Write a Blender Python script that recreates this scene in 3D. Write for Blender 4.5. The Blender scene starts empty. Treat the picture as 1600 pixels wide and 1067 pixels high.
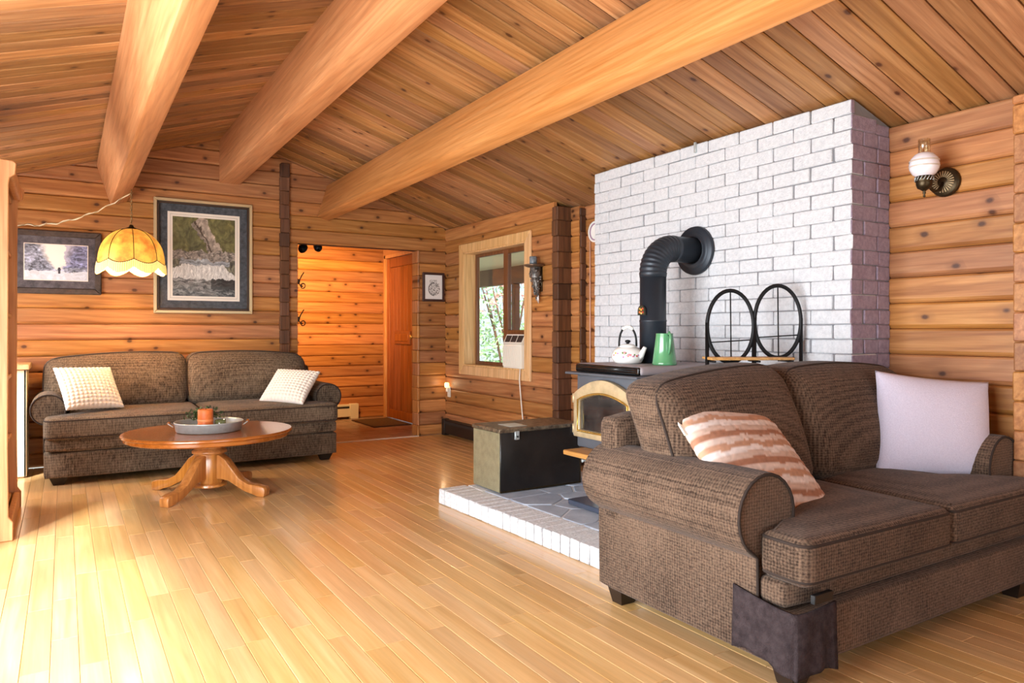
import bpy, bmesh, math, random
from mathutils import Vector, Matrix, noise as mnoise
random.seed(11)
PI = math.pi
SC = bpy.context.scene
COL = SC.collection

# ------------------------------------------------------------------ camera
CAM_H = 1.14
YAW = math.radians(31.777)
cam_d = bpy.data.cameras.new('camera')
cam_d.sensor_width = 36.0
cam_d.lens = 36.0 * 1130.0 / 1600.0
cam_d.shift_y = -17.5 / 1600.0
cam_d.clip_start = 0.02
cam = bpy.data.objects.new('camera', cam_d)
cam.location = (0, 0, CAM_H)
cam.rotation_euler = (PI / 2, 0, -YAW)
COL.objects.link(cam)
SC.camera = cam

# ------------------------------------------------------------------ world, lights, exposure
world = bpy.data.worlds.new('world')
SC.world = world
world.use_nodes = True
wn = world.node_tree.nodes
wl = world.node_tree.links
wn.clear()
w_out = wn.new('ShaderNodeOutputWorld')
w_bg = wn.new('ShaderNodeBackground')
w_sky = wn.new('ShaderNodeTexSky')
w_sky.sky_type = 'HOSEK_WILKIE'
w_sky.turbidity = 4.0
w_sky.ground_albedo = 0.35
w_sky.sun_direction = Vector((-0.4, -0.6, 0.62)).normalized()
w_bg.inputs['Strength'].default_value = 5.0
wl.new(w_sky.outputs['Color'], w_bg.inputs['Color'])
wl.new(w_bg.outputs['Background'], w_out.inputs['Surface'])

def area_light(name, loc, rot, sx, sy, power, color):
    d = bpy.data.lights.new(name, 'AREA')
    d.shape = 'RECTANGLE'
    d.size = sx
    d.size_y = sy
    d.energy = power
    d.color = color
    o = bpy.data.objects.new(name, d)
    o.location = loc
    o.rotation_euler = rot
    COL.objects.link(o)
    return o

# daylight standing in the glazed openings of the left wall and of the wall behind the camera
area_light('daylight_patio_door', (-1.02, 2.10, 1.02), (0, -PI / 2, 0), 1.96, 3.3, 235, (0.93, 0.97, 1.0))
area_light('daylight_side_window', (-1.02, 6.0, 1.25), (0, -PI / 2, 0), 1.2, 1.1, 42, (0.95, 0.98, 1.0))
area_light('daylight_front_window', (1.9, -2.62, 1.25), (PI / 2, 0, 0), 3.0, 1.5, 22, (0.95, 0.98, 1.0))

sun_d = bpy.data.lights.new('sun', 'SUN')
sun_d.energy = 9.0
sun_d.angle = math.radians(7.0)
sun = bpy.data.objects.new('sun', sun_d)
sun.rotation_euler = Vector((-0.4, -0.6, 0.62)).to_track_quat('Z', 'Y').to_euler()
COL.objects.link(sun)

SC.view_settings.view_transform = 'Standard'
SC.view_settings.look = 'None'
SC.view_settings.exposure = 0.34
SC.view_settings.gamma = 1.0
SC.view_settings.use_curve_mapping = False

# ------------------------------------------------------------------ helpers
def lin(c):
    def f(v):
        v /= 255.0
        return v / 12.92 if v <= 0.04045 else ((v + 0.055) / 1.055) ** 2.4
    return (f(c[0]), f(c[1]), f(c[2]), 1.0)

S_, C_ = math.sin(YAW), math.cos(YAW)
def proj(p):
    d = p[0] * S_ + p[1] * C_
    if d < 0.05:
        return None
    return (800 + 1130 * (p[0] * C_ - p[1] * S_) / d, 516 - 1130 * (p[2] - CAM_H) / d)

def mesh(verts, faces, smooth=False):
    me = bpy.data.meshes.new('m')
    me.from_pydata([tuple(v) for v in verts], [], faces)
    bm = bmesh.new()
    bm.from_mesh(me)
    bmesh.ops.recalc_face_normals(bm, faces=bm.faces)
    bm.to_mesh(me)
    bm.free()
    if smooth:
        me.polygons.foreach_set('use_smooth', [True] * len(me.polygons))
    return me

def add(name, me, mat=None, parent=None, loc=None, rot=None):
    o = bpy.data.objects.new(name, me)
    if me is not None:
        me.name = name
        if mat is not None and len(me.materials) == 0:
            me.materials.append(mat)
    COL.objects.link(o)
    if parent is not None:
        o.parent = parent
    if loc is not None:
        o.location = loc
    if rot is not None:
        o.rotation_euler = rot
    return o

def tag(o, label, cat, group=None, kind=None):
    o['label'] = label
    if cat:
        o['category'] = cat
    if group:
        o['group'] = group
    if kind:
        o['kind'] = kind
    return o

def thing(name, label, cat, loc=(0, 0, 0), rz=0.0, group=None, rot=None):
    o = add(name, None, loc=loc, rot=rot if rot else (0, 0, rz))
    o.empty_display_size = 0.1
    return tag(o, label, cat, group)

def struct(name, me, mat, label=None):
    o = add(name, me, mat)
    o['kind'] = 'structure'
    if label:
        o['label'] = label
    return o

class MB:
    """collects shapes into one mesh"""
    def __init__(s):
        s.v = []
        s.f = []
    def put(s, verts, faces):
        b = len(s.v)
        s.v += [tuple(p) for p in verts]
        s.f += [tuple(i + b for i in f) for f in faces]
        return s
    def box(s, x0, x1, y0, y1, z0, z1):
        return s.put([(x0, y0, z0), (x1, y0, z0), (x1, y1, z0), (x0, y1, z0), (x0, y0, z1), (x1, y0, z1), (x1, y1, z1), (x0, y1, z1)],
                     [(0, 3, 2, 1), (4, 5, 6, 7), (0, 1, 5, 4), (1, 2, 6, 5), (2, 3, 7, 6), (3, 0, 4, 7)])
    def tube(s, pts, r, n=8, closed=False, caps=True):
        pts = [Vector(p) for p in pts]
        m = len(pts)
        rr = r if isinstance(r, (list, tuple)) else [r] * m
        up = None
        rings = []
        for i in range(m):
            if closed:
                t = pts[(i + 1) % m] - pts[i - 1]
            else:
                t = pts[min(i + 1, m - 1)] - pts[max(i - 1, 0)]
            if t.length < 1e-9:
                t = Vector((0, 0, 1))
            t.normalize()
            if up is None:
                up = t.orthogonal().normalized()
            up = (up - t * up.dot(t))
            if up.length < 1e-6:
                up = t.orthogonal()
            up.normalize()
            bi = t.cross(up)
            rings.append([pts[i] + (up * math.cos(2 * PI * k / n) + bi * math.sin(2 * PI * k / n)) * rr[i] for k in range(n)])
        v = [p for ring in rings for p in ring]
        f = []
        for i in range(m if closed else m - 1):
            j = (i + 1) % m
            for k in range(n):
                k2 = (k + 1) % n
                f.append((i * n + k, i * n + k2, j * n + k2, j * n + k))
        if caps and not closed:
            f.append(tuple(range(n - 1, -1, -1)))
            f.append(tuple((m - 1) * n + k for k in range(n)))
        return s.put(v, f)
    def lathe(s, prof, n=24, origin=(0, 0, 0), cap=True, axis='z'):
        v = []
        for (r, z) in prof:
            for k in range(n):
                a = 2 * PI * k / n
                p = (r * math.cos(a), r * math.sin(a), z)
                if axis == 'x':
                    p = (z, r * math.cos(a), r * math.sin(a))
                elif axis == 'y':
                    p = (r * math.cos(a), z, r * math.sin(a))
                v.append((p[0] + origin[0], p[1] + origin[1], p[2] + origin[2]))
        f = []
        for i in range(len(prof) - 1):
            for k in range(n):
                k2 = (k + 1) % n
                f.append((i * n + k, i * n + k2, (i + 1) * n + k2, (i + 1) * n + k))
        if cap:
            f.append(tuple(range(n - 1, -1, -1)))
            f.append(tuple((len(prof) - 1) * n + k for k in range(n)))
        return s.put(v, f)
    def prism(s, outline, a0, a1, plane='xz'):
        """extrude a 2-D outline along the third axis"""
        n = len(outline)
        v = []
        for a in (a0, a1):
            for (p, q) in outline:
                v.append({'xz': (p, a, q), 'xy': (p, q, a), 'yz': (a, p, q)}[plane])
        f = [tuple(range(n)), tuple(range(2 * n - 1, n - 1, -1))]
        for k in range(n):
            k2 = (k + 1) % n
            f.append((k, n + k, n + k2, k2))
        return s.put(v, f)
    def done(s, smooth=False):
        return mesh(s.v, s.f, smooth)

def bevel_mesh(me, w=0.006, seg=2, angle=0.6, smooth=True):
    bm = bmesh.new()
    bm.from_mesh(me)
    ed = [e for e in bm.edges if len(e.link_faces) == 2 and e.calc_face_angle(0) > angle]
    bmesh.ops.bevel(bm, geom=ed, offset=w, offset_type='OFFSET', segments=seg, profile=0.5, affect='EDGES', clamp_overlap=True)
    bm.to_mesh(me)
    bm.free()
    if smooth:
        shade_auto(me)
    return me

def shade_auto(me, ang=0.7):
    bm = bmesh.new()
    bm.from_mesh(me)
    for f in bm.faces:
        f.smooth = True
    for e in bm.edges:
        if len(e.link_faces) == 2 and e.calc_face_angle(0) > ang:
            e.smooth = False
    bm.to_mesh(me)
    bm.free()
    return me

def bbox_mesh(x0, x1, y0, y1, z0, z1, w=0.006, seg=2):
    return bevel_mesh(MB().box(x0, x1, y0, y1, z0, z1).done(), w, seg)

def rounded(hx, hy, hz, r, n=10, puff=(0, 0, 0), fn=None):
    """rounded, puffed box built from a subdivided cube"""
    bm = bmesh.new()
    bmesh.ops.create_cube(bm, size=2.0)
    bmesh.ops.subdivide_edges(bm, edges=bm.edges[:], cuts=n, use_grid_fill=True)
    h = Vector((hx, hy, hz))
    for v in bm.verts:
        u = v.co.copy()
        # concentrate the grid near the borders
        w = Vector([math.copysign(abs(c) ** 0.85, c) for c in u])
        p = Vector((w.x * hx, w.y * hy, w.z * hz))
        q = Vector([max(-(h[i] - r), min(h[i] - r, p[i])) for i in range(3)])
        d = p - q
        if d.length > 1e-9:
            m = max(abs(d.x), abs(d.y), abs(d.z))
            p = q + d.normalized() * min(r, m if m < r else r)
        fx, fy, fz = p.x / hx, p.y / hy, p.z / hz
        p.x += puff[0] * fx * (1 - min(1, fy * fy)) * (1 - min(1, fz * fz))
        p.y += puff[1] * fy * (1 - min(1, fx * fx)) * (1 - min(1, fz * fz))
        p.z += puff[2] * fz * (1 - min(1, fx * fx)) * (1 - min(1, fy * fy))
        if fn:
            p = fn(p)
        v.co = p
    me = bpy.data.meshes.new('m')
    bm.to_mesh(me)
    bm.free()
    me.polygons.foreach_set('use_smooth', [True] * len(me.polygons))
    return me

def arc(cx, cy, r, a0, a1, n):
    return [(cx + r * math.cos(a0 + (a1 - a0) * i / n), cy + r * math.sin(a0 + (a1 - a0) * i / n)) for i in range(n + 1)]

def round_poly(pts, r, n=5):
    """2-D polygon with rounded corners (r one number or one per corner)"""
    out = []
    m = len(pts)
    for i in range(m):
        p = Vector(pts[i]); a = Vector(pts[i - 1]); b = Vector(pts[(i + 1) % m])
        ri = r[i] if isinstance(r, (list, tuple)) else r
        if ri <= 0:
            out.append(tuple(p)); continue
        ri = min(ri, (a - p).length * 0.48, (b - p).length * 0.48)
        pa = p + (a - p).normalized() * ri
        pb = p + (b - p).normalized() * ri
        for k in range(n + 1):
            t = k / n
            q = pa * (1 - t) ** 2 + p * 2 * t * (1 - t) + pb * t ** 2
            out.append((q.x, q.y))
    return out

def inset(poly, d):
    m = len(poly)
    area = sum(poly[i][0] * poly[(i + 1) % m][1] - poly[(i + 1) % m][0] * poly[i][1] for i in range(m))
    sg = 1 if area > 0 else -1
    out = []
    for i in range(m):
        a = Vector(poly[i - 1]); p = Vector(poly[i]); b = Vector(poly[(i + 1) % m])
        e = (b - a)
        if e.length < 1e-9:
            out.append(tuple(p)); continue
        e.normalize()
        nrm = Vector((-e.y, e.x)) * sg
        out.append(tuple(p + nrm * d))
    return out

def puffy(outline, z0, z1, r, puff=0.02, rings=5, k=5, fn=None, ctr=None):
    """cushion: 2-D outline (xy) extruded in z with rounded rims and domed faces"""
    m = len(outline)
    cx = sum(p[0] for p in outline) / m if ctr is None else ctr[0]
    cy = sum(p[1] for p in outline) / m if ctr is None else ctr[1]
    layers = []
    inner = inset(outline, r)
    for i in range(rings, 0, -1):                      # bottom face rings
        t = i / (rings + 1)
        layers.append([(p[0] + (cx - p[0]) * t, p[1] + (cy - p[1]) * t, z0 - puff * (1 - (1 - t) ** 2) * 0.6) for p in inner])
    for j in range(k + 1):                             # lower rim
        a = -PI / 2 + PI / 2 * j / k
        layers.append([(p[0], p[1], z0 + r + r * math.sin(a)) for p in inset(outline, r * (1 - math.cos(a)))])
    for j in range(k + 1):                             # upper rim
        a = PI / 2 * j / k
        layers.append([(p[0], p[1], z1 - r + r * math.sin(a)) for p in inset(outline, r * (1 - math.cos(a)))])
    for i in range(1, rings + 1):
        t = i / (rings + 1)
        layers.append([(p[0] + (cx - p[0]) * t, p[1] + (cy - p[1]) * t, z1 + puff * (1 - (1 - t) ** 2)) for p in inner])
    v = [q for l in layers for q in l]
    f = []
    for i in range(len(layers) - 1):
        for q in range(m):
            q2 = (q + 1) % m
            f.append((i * m + q, i * m + q2, (i + 1) * m + q2, (i + 1) * m + q))
    v.append((cx, cy, z0 - puff * 0.6)); b = len(v) - 1
    v.append((cx, cy, z1 + puff)); t_ = len(v) - 1
    L = (len(layers) - 1) * m
    for q in range(m):
        q2 = (q + 1) % m
        f.append((b, q2, q))
        f.append((t_, L + q, L + q2))
    if fn:
        v = [fn(Vector(p)) for p in v]
    return mesh(v, f, True)

# ------------------------------------------------------------------ materials
MATS = {}
def nodes(name):
    m = bpy.data.materials.new(name)
    m.use_nodes = True
    nt = m.node_tree
    b = nt.nodes['Principled BSDF']
    MATS[name] = m
    return m, nt, b

def N(nt, t, **kw):
    n = nt.nodes.new(t)
    for k, v in kw.items():
        if k in n.inputs:
            n.inputs[k].default_value = v
        else:
            setattr(n, k, v)
    return n

def ramp(nt, stops):
    r = nt.nodes.new('ShaderNodeValToRGB')
    e = r.color_ramp.elements
    e[0].position, e[0].color = stops[0][0], stops[0][1]
    e[1].position, e[1].color = stops[-1][0], stops[-1][1]
    for p, c in stops[1:-1]:
        x = e.new(p)
        x.color = c
    return r

def mixrgb(nt, a, b, fac, mode='MIX'):
    m = nt.nodes.new('ShaderNodeMix')
    m.data_type = 'RGBA'
    m.blend_type = mode
    for sock, val in ((m.inputs[6], a), (m.inputs[7], b), (m.inputs[0], fac)):
        if hasattr(val, 'is_linked') or hasattr(val, 'links'):
            nt.links.new(val, sock)
        else:
            sock.default_value = val
    return m.outputs[2]

def math_node(nt, op, a, b=0.0, clamp=False):
    m = nt.nodes.new('ShaderNodeMath')
    m.operation = op
    m.use_clamp = clamp
    for i, val in enumerate((a, b)):
        if hasattr(val, 'links'):
            nt.links.new(val, m.inputs[i])
        else:
            m.inputs[i].default_value = val
    return m.outputs[0]

def coords(nt, scale, rand=True, kind='Object'):
    tc = nt.nodes.new('ShaderNodeTexCoord')
    mp = nt.nodes.new('ShaderNodeMapping')
    mp.inputs['Scale'].default_value = scale
    src = tc.outputs[kind]
    if rand:
        oi = nt.nodes.new('ShaderNodeObjectInfo')
        cmb = nt.nodes.new('ShaderNodeCombineXYZ')
        for i, k in enumerate((37.0, 53.0, 71.0)):
            nt.links.new(math_node(nt, 'MULTIPLY', oi.outputs['Random'], k), cmb.inputs[i])
        va = nt.nodes.new('ShaderNodeVectorMath')
        va.operation = 'ADD'
        nt.links.new(src, va.inputs[0])
        nt.links.new(cmb.outputs[0], va.inputs[1])
        src = va.outputs[0]
    nt.links.new(src, mp.inputs['Vector'])
    return mp.outputs['Vector']

def wood(name, dark, mid, light, axis='x', rough=0.45, knots=0.0, vary=0.25, grain=1.0, coat=0.0, bump=0.15, knot_col=(70, 34, 16), hue=0.0, across='z', soft=None, rings=0.35):
    m, nt, b = nodes(name)
    L = nt.links
    ax = 'xyz'.index(axis)
    sc = [20.0 * grain] * 3
    sc[ax] = 0.8 * grain
    if soft: sc['xyz'.index(soft)] = 0.8 * grain
    vec = coords(nt, tuple(sc))
    n1 = N(nt, 'ShaderNodeTexNoise', Scale=1.6, Detail=7.0, Roughness=0.6, Distortion=0.5)
    L.new(vec, n1.inputs['Vector'])
    r = ramp(nt, [(0.25, lin(dark)), (0.5, lin(mid)), (0.78, lin(light))])
    L.new(n1.outputs['Fac'], r.inputs['Fac'])
    colr = r.outputs['Color']
    # fine growth lines
    sc2 = [70.0 * grain] * 3
    sc2[ax] = 1.2 * grain
    if soft: sc2['xyz'.index(soft)] = 1.2 * grain
    vec2 = coords(nt, tuple(sc2))
    n2 = N(nt, 'ShaderNodeTexNoise', Scale=1.0, Detail=3.0, Roughness=0.7)
    L.new(vec2, n2.inputs['Vector'])
    r2 = ramp(nt, [(0.3, (0.74, 0.70, 0.66, 1)), (0.62, (1.06, 1.06, 1.06, 1))])
    L.new(n2.outputs['Fac'], r2.inputs['Fac'])
    colr = mixrgb(nt, colr, r2.outputs['Color'], 0.55, 'MULTIPLY')
    if rings > 0:
        sc3 = [3.6] * 3
        sc3[ax] = 0.34
        if soft: sc3['xyz'.index(soft)] = 0.34
        wv = N(nt, 'ShaderNodeTexWave', Scale=3.2, Distortion=7.0, Detail=2.0)
        wv.inputs['Detail Scale'].default_value = 1.1
        wv.wave_type = 'BANDS'
        wv.bands_direction = 'DIAGONAL'
        L.new(coords(nt, tuple(sc3)), wv.inputs['Vector'])
        r3 = ramp(nt, [(0.0, (0.70, 0.62, 0.55, 1)), (0.45, (1.0, 1.0, 1.0, 1)), (1.0, (1.04, 1.04, 1.04, 1))])
        L.new(wv.outputs['Fac'], r3.inputs['Fac'])
        colr = mixrgb(nt, colr, r3.outputs['Color'], rings, 'MULTIPLY')
    if knots > 0:
        sp = nt.nodes.new('ShaderNodeSeparateXYZ')
        L.new(coords(nt, (1, 1, 1)), sp.inputs[0])
        cmb2 = nt.nodes.new('ShaderNodeCombineXYZ')
        L.new(math_node(nt, 'MULTIPLY', sp.outputs[ax], 5.0), cmb2.inputs[0])
        L.new(math_node(nt, 'MULTIPLY', sp.outputs['xyz'.index(across)], 7.4), cmb2.inputs[1])
        vk = cmb2.outputs[0]
        wob = N(nt, 'ShaderNodeTexNoise', Scale=3.0, Detail=2.0)
        L.new(vk, wob.inputs['Vector'])
        vo = N(nt, 'ShaderNodeTexVoronoi', Scale=1.0)
        vo.voronoi_dimensions = '2D'
        L.new(vk, vo.inputs['Vector'])
        d = math_node(nt, 'ADD', vo.outputs['Distance'], math_node(nt, 'MULTIPLY', math_node(nt, 'SUBTRACT', wob.outputs['Fac'], 0.5), 0.12))
        core = ramp(nt, [(0.05, (1, 1, 1, 1)), (0.12, (0, 0, 0, 1))])
        L.new(d, core.inputs['Fac'])
        halo = ramp(nt, [(0.08, (1, 1, 1, 1)), (0.30, (0, 0, 0, 1))])
        L.new(d, halo.inputs['Fac'])
        sep = nt.nodes.new('ShaderNodeSeparateColor')
        L.new(vo.outputs['Color'], sep.inputs[0])
        on = math_node(nt, 'LESS_THAN', sep.outputs[0], knots)
        colr = mixrgb(nt, colr, lin([c * 0.55 + k * 0.45 for c, k in zip(mid, knot_col)]), math_node(nt, 'MULTIPLY', math_node(nt, 'MULTIPLY', halo.outputs['Color'], on), 0.55))
        colr = mixrgb(nt, colr, lin(knot_col), math_node(nt, 'MULTIPLY', math_node(nt, 'MULTIPLY', core.outputs['Color'], on), 0.9))
    oi = nt.nodes.new('ShaderNodeObjectInfo')
    hs = nt.nodes.new('ShaderNodeHueSaturation')
    val = math_node(nt, 'ADD', math_node(nt, 'MULTIPLY', oi.outputs['Random'], vary), 1.0 - vary * 0.55)
    L.new(val, hs.inputs['Value'])
    wn_ = nt.nodes.new('ShaderNodeTexWhiteNoise')
    wn_.noise_dimensions = '1D'
    L.new(math_node(nt, 'MULTIPLY', oi.outputs['Random'], 91.7), wn_.inputs['W'])
    L.new(math_node(nt, 'ADD', math_node(nt, 'MULTIPLY', wn_.outputs['Value'], 0.006 + hue), 0.497 - hue * 0.5), hs.inputs['Hue'])
    L.new(math_node(nt, 'ADD', math_node(nt, 'MULTIPLY', wn_.outputs['Value'], 0.1), 0.97), hs.inputs['Saturation'])
    L.new(colr, hs.inputs['Color'])
    L.new(hs.outputs['Color'], b.inputs['Base Color'])
    b.inputs['Roughness'].default_value = rough
    b.inputs['Coat Weight'].default_value = coat
    b.inputs['Coat Roughness'].default_value = 0.12
    if bump:
        bp = N(nt, 'ShaderNodeBump', Strength=bump, Distance=0.004)
        L.new(n2.outputs['Fac'], bp.inputs['Height'])
        L.new(bp.outputs['Normal'], b.inputs['Normal'])
    return m

def plain(name, col, rough=0.5, metal=0.0, var=0.0, vscale=8.0, bump=0.0, bscale=60.0, coat=0.0, emit=None, estr=0.0, spec=0.5, col2=None, rand=True):
    m, nt, b = nodes(name)
    L = nt.links
    b.inputs['Base Color'].default_value = lin(col)
    b.inputs['Roughness'].default_value = rough
    b.inputs['Metallic'].default_value = metal
    b.inputs['Coat Weight'].default_value = coat
    b.inputs['Specular IOR Level'].default_value = spec
    if var > 0 or col2:
        n1 = N(nt, 'ShaderNodeTexNoise', Scale=vscale, Detail=6.0, Roughness=0.65)
        L.new(coords(nt, (1, 1, 1), rand), n1.inputs['Vector'])
        c2 = lin(col2) if col2 else tuple([c * (1 - var) for c in lin(col)[:3]] + [1])
        r = ramp(nt, [(0.35, c2), (0.65, lin(col))])
        L.new(n1.outputs['Fac'], r.inputs['Fac'])
        L.new(r.outputs['Color'], b.inputs['Base Color'])
    if bump > 0:
        n2 = N(nt, 'ShaderNodeTexNoise', Scale=bscale, Detail=4.0, Roughness=0.7)
        L.new(coords(nt, (1, 1, 1), rand), n2.inputs['Vector'])
        bp = N(nt, 'ShaderNodeBump', Strength=bump, Distance=0.006)
        L.new(n2.outputs['Fac'], bp.inputs['Height'])
        L.new(bp.outputs['Normal'], b.inputs['Normal'])
    if emit:
        b.inputs['Emission Color'].default_value = lin(emit)
        b.inputs['Emission Strength'].default_value = estr
    return m

def fabric(name, dark, light, px=0.009, pz=0.007, rough=0.95, contrast=(0.3, 0.7), grid=0.5, spread=1.0, streak=0.0):
    """coarse waffle weave: a grid of small bumps with flecks; px, pz: thread pitch across and up"""
    m, nt, b = nodes(name)
    L = nt.links
    v = coords(nt, (1, 1, 1), False)
    sp = nt.nodes.new('ShaderNodeSeparateXYZ')
    L.new(v, sp.inputs[0])
    nw = N(nt, 'ShaderNodeTexNoise', Scale=70.0, Detail=2.0)
    L.new(v, nw.inputs['Vector'])
    wob = math_node(nt, 'MULTIPLY', nw.outputs['Fac'], 6.0)
    sx, sy, sz = [math_node(nt, 'SINE', math_node(nt, 'ADD', math_node(nt, 'MULTIPLY', sp.outputs[i], 2 * PI / pp), wob)) for i, pp in ((0, px), (1, px), (2, pz))]
    g = math_node(nt, 'ADD', math_node(nt, 'MULTIPLY', math_node(nt, 'ADD', math_node(nt, 'ADD', sx, sz), sy), 0.2), 0.5)
    n1 = N(nt, 'ShaderNodeTexNoise', Scale=1.0, Detail=3.0, Roughness=0.75)
    L.new(coords(nt, (1.2 / px, 1.2 / px, (1.2 if not streak else 0.22) / px), False), n1.inputs['Vector'])
    n2 = N(nt, 'ShaderNodeTexNoise', Scale=5.0, Detail=3.0)
    L.new(v, n2.inputs['Vector'])
    s = math_node(nt, 'ADD', math_node(nt, 'MULTIPLY', g, grid), math_node(nt, 'MULTIPLY', n1.outputs['Fac'], 1 - grid))
    s2 = math_node(nt, 'ADD', s, math_node(nt, 'MULTIPLY', math_node(nt, 'SUBTRACT', n2.outputs['Fac'], 0.5), 0.3 * spread))
    r = ramp(nt, [(contrast[0], lin(dark)), (contrast[1], lin(light))])
    L.new(s2, r.inputs['Fac'])
    L.new(r.outputs['Color'], b.inputs['Base Color'])
    b.inputs['Roughness'].default_value = rough
    b.inputs['Sheen Weight'].default_value = 0.08
    b.inputs['Sheen Roughness'].default_value = 0.5
    b.inputs['Specular IOR Level'].default_value = 0.12
    bp = N(nt, 'ShaderNodeBump', Strength=0.6, Distance=0.003)
    L.new(s, bp.inputs['Height'])
    L.new(bp.outputs['Normal'], b.inputs['Normal'])
    return m

cedar = {a: wood('cedar_' + a, (150, 94, 54), (178, 122, 74), (202, 150, 98), a, rough=0.5, knots=0.36, vary=0.38, hue=0.004, across=('z' if a != 'z' else 'x'), rings=0.4) for a in 'xyz'}
ceil_wood = wood('ceiling_cedar', (138, 94, 58), (166, 120, 78), (190, 146, 102), 'x', rough=0.5, knots=0.24, vary=0.6, hue=0.004, across='y', soft='z', rings=0.5)
beam_wood = wood('beam_fir', (186, 122, 74), (206, 146, 96), (222, 166, 116), 'y', rough=0.5, vary=0.05, grain=0.9, rings=0.28)
logend = wood('log_end_wood', (66, 40, 26), (96, 62, 40), (120, 82, 56), 'z', rough=0.7, vary=0.6, bump=0.4)
floor_wood = wood('maple_floor', (198, 154, 98), (214, 174, 120), (226, 192, 142), 'y', rough=0.28, vary=0.2, grain=0.6, coat=0.35, bump=0.03, rings=0.12)
pine_light = wood('pine_light', (200, 144, 94), (216, 164, 114), (228, 184, 138), 'z', rough=0.45, vary=0.05)
pine_trim = wood('window_trim_pine', (206, 160, 104), (224, 182, 128), (236, 200, 150), 'z', rough=0.45, vary=0.08)
door_wood = wood('door_cedar', (116, 60, 28), (160, 92, 46), (190, 118, 66), 'z', rough=0.45, vary=0.3)
oak = wood('oak_table', (136, 78, 38), (164, 98, 52), (184, 118, 68), 'x', rough=0.25, vary=0.03, coat=0.5, bump=0.05)
oak_z = wood('oak_leg', (158, 96, 42), (190, 126, 64), (210, 148, 84), 'z', rough=0.3, vary=0.03, coat=0.4, bump=0.05)
shelf_wood = wood('shelf_oak', (180, 130, 76), (204, 156, 98), (220, 178, 122), 'y', rough=0.4, vary=0.03)
sash_wood = wood('sash_wood', (96, 58, 34), (120, 78, 48), (140, 94, 60), 'z', rough=0.45, vary=0.05)
cream_wood = wood('cream_wood', (206, 186, 150), (226, 208, 172), (236, 222, 192), 'z', rough=0.5, vary=0.06)
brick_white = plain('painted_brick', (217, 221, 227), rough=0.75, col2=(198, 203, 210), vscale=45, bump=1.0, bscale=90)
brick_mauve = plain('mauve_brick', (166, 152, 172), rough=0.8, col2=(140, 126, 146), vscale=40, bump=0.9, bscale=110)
hearth_white = plain('painted_hearth_brick', (232, 234, 236), rough=0.6, col2=(196, 198, 202), vscale=60, bump=1.0, bscale=120)
mortar = plain('mortar', (128, 129, 134), rough=0.9, bump=0.5)
grout = plain('hearth_grout', (214, 218, 222), rough=0.9, bump=0.4)
slate = plain('slate', (178, 187, 200), rough=0.5, col2=(146, 157, 174), vscale=5, bump=0.35, bscale=30)
iron = plain('black_iron', (26, 27, 30), rough=0.5, metal=0.6)
stove_grey = plain('stove_plate', (92, 97, 106), rough=0.5, metal=0.15, var=0.25, vscale=5)
stove_top_m = plain('stove_top_plate', (158, 150, 154), rough=0.5, var=0.15, vscale=6)
pipe_black = plain('stove_pipe_black', (48, 56, 66), rough=0.42, metal=0.35, var=0.2, vscale=4)
gloss_black = plain('black_enamel', (14, 14, 15), rough=0.18, coat=0.3)
trunk_black = plain('trunk_black_tin', (16, 13, 12), rough=0.3, col2=(40, 32, 28), vscale=3, bump=0.15, bscale=40)
brass_soft = plain('antique_gold', (206, 186, 148), rough=0.4, metal=0.35, var=0.3, vscale=14)
brass_bright = plain('bright_brass', (226, 196, 112), rough=0.25, metal=0.9)
bronze = plain('dark_bronze', (74, 62, 44), rough=0.38, metal=0.8, var=0.4, vscale=30)
hammered = plain('hammered_brass', (170, 164, 132), rough=0.38, metal=0.55, var=0.25, vscale=20, bump=1.0, bscale=170)
lid_metal = plain('mottled_tin', (146, 128, 104), rough=0.35, metal=0.5, col2=(58, 44, 34), vscale=30, bump=0.8, bscale=80)
steel = plain('galvanised_steel', (196, 206, 208), rough=0.4, metal=0.5, var=0.2, vscale=18)
white_enamel = plain('white_enamel', (238, 240, 238), rough=0.15, coat=0.5)
white_plastic = plain('white_plastic', (232, 228, 216), rough=0.4)
heater_white = plain('heater_white', (226, 220, 206), rough=0.45)
dark_grille = plain('dark_grille', (46, 46, 46), rough=0.5)
green_enamel = plain('green_enamel', (92, 160, 112), rough=0.18, coat=0.5, var=0.12, vscale=5)
foot_wood = plain('dark_foot', (34, 24, 20), rough=0.4)
sofa_fab = fabric('brown_chenille', (54, 43, 35), (128, 112, 94), 0.012, 0.02, contrast=(0.32, 0.68), grid=0.2, streak=1)
love_fab = fabric('brown_waffle_weave', (46, 35, 28), (116, 95, 79), 0.012, 0.011, contrast=(0.28, 0.74), grid=0.34)
pipe_fab = plain('dark_piping', (46, 35, 29), rough=0.9)
bobble = plain('ivory_bobble_knit', (240, 234, 226), rough=0.95, spec=0.1)
lilac = fabric('lilac_linen', (196, 192, 214), (226, 222, 240), 0.006, 0.006, contrast=(0.2, 0.8), grid=0.05, spread=0.2)
towel_m = plain('charcoal_towel', (74, 64, 66), rough=1.0, col2=(54, 46, 48), vscale=40, bump=1.0, bscale=220, spec=0.1)
tag_black = plain('black_tag', (18, 18, 20), rough=0.4)
candle_m = plain('orange_wax', (222, 118, 52), rough=0.5, col2=(204, 96, 40), vscale=20)
label_red = plain('candle_band', (230, 140, 84), rough=0.5)
leaf_g = plain('leaf_green', (66, 92, 52), rough=0.6, var=0.4, vscale=10)
glass_green = plain('green_glass_votive', (110, 122, 84), rough=0.1, coat=0.6, col2=(80, 92, 60), vscale=25)
tile_m = plain('hall_tile', (186, 164, 146), rough=0.3, col2=(142, 112, 92), vscale=5, bump=0.05)
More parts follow.
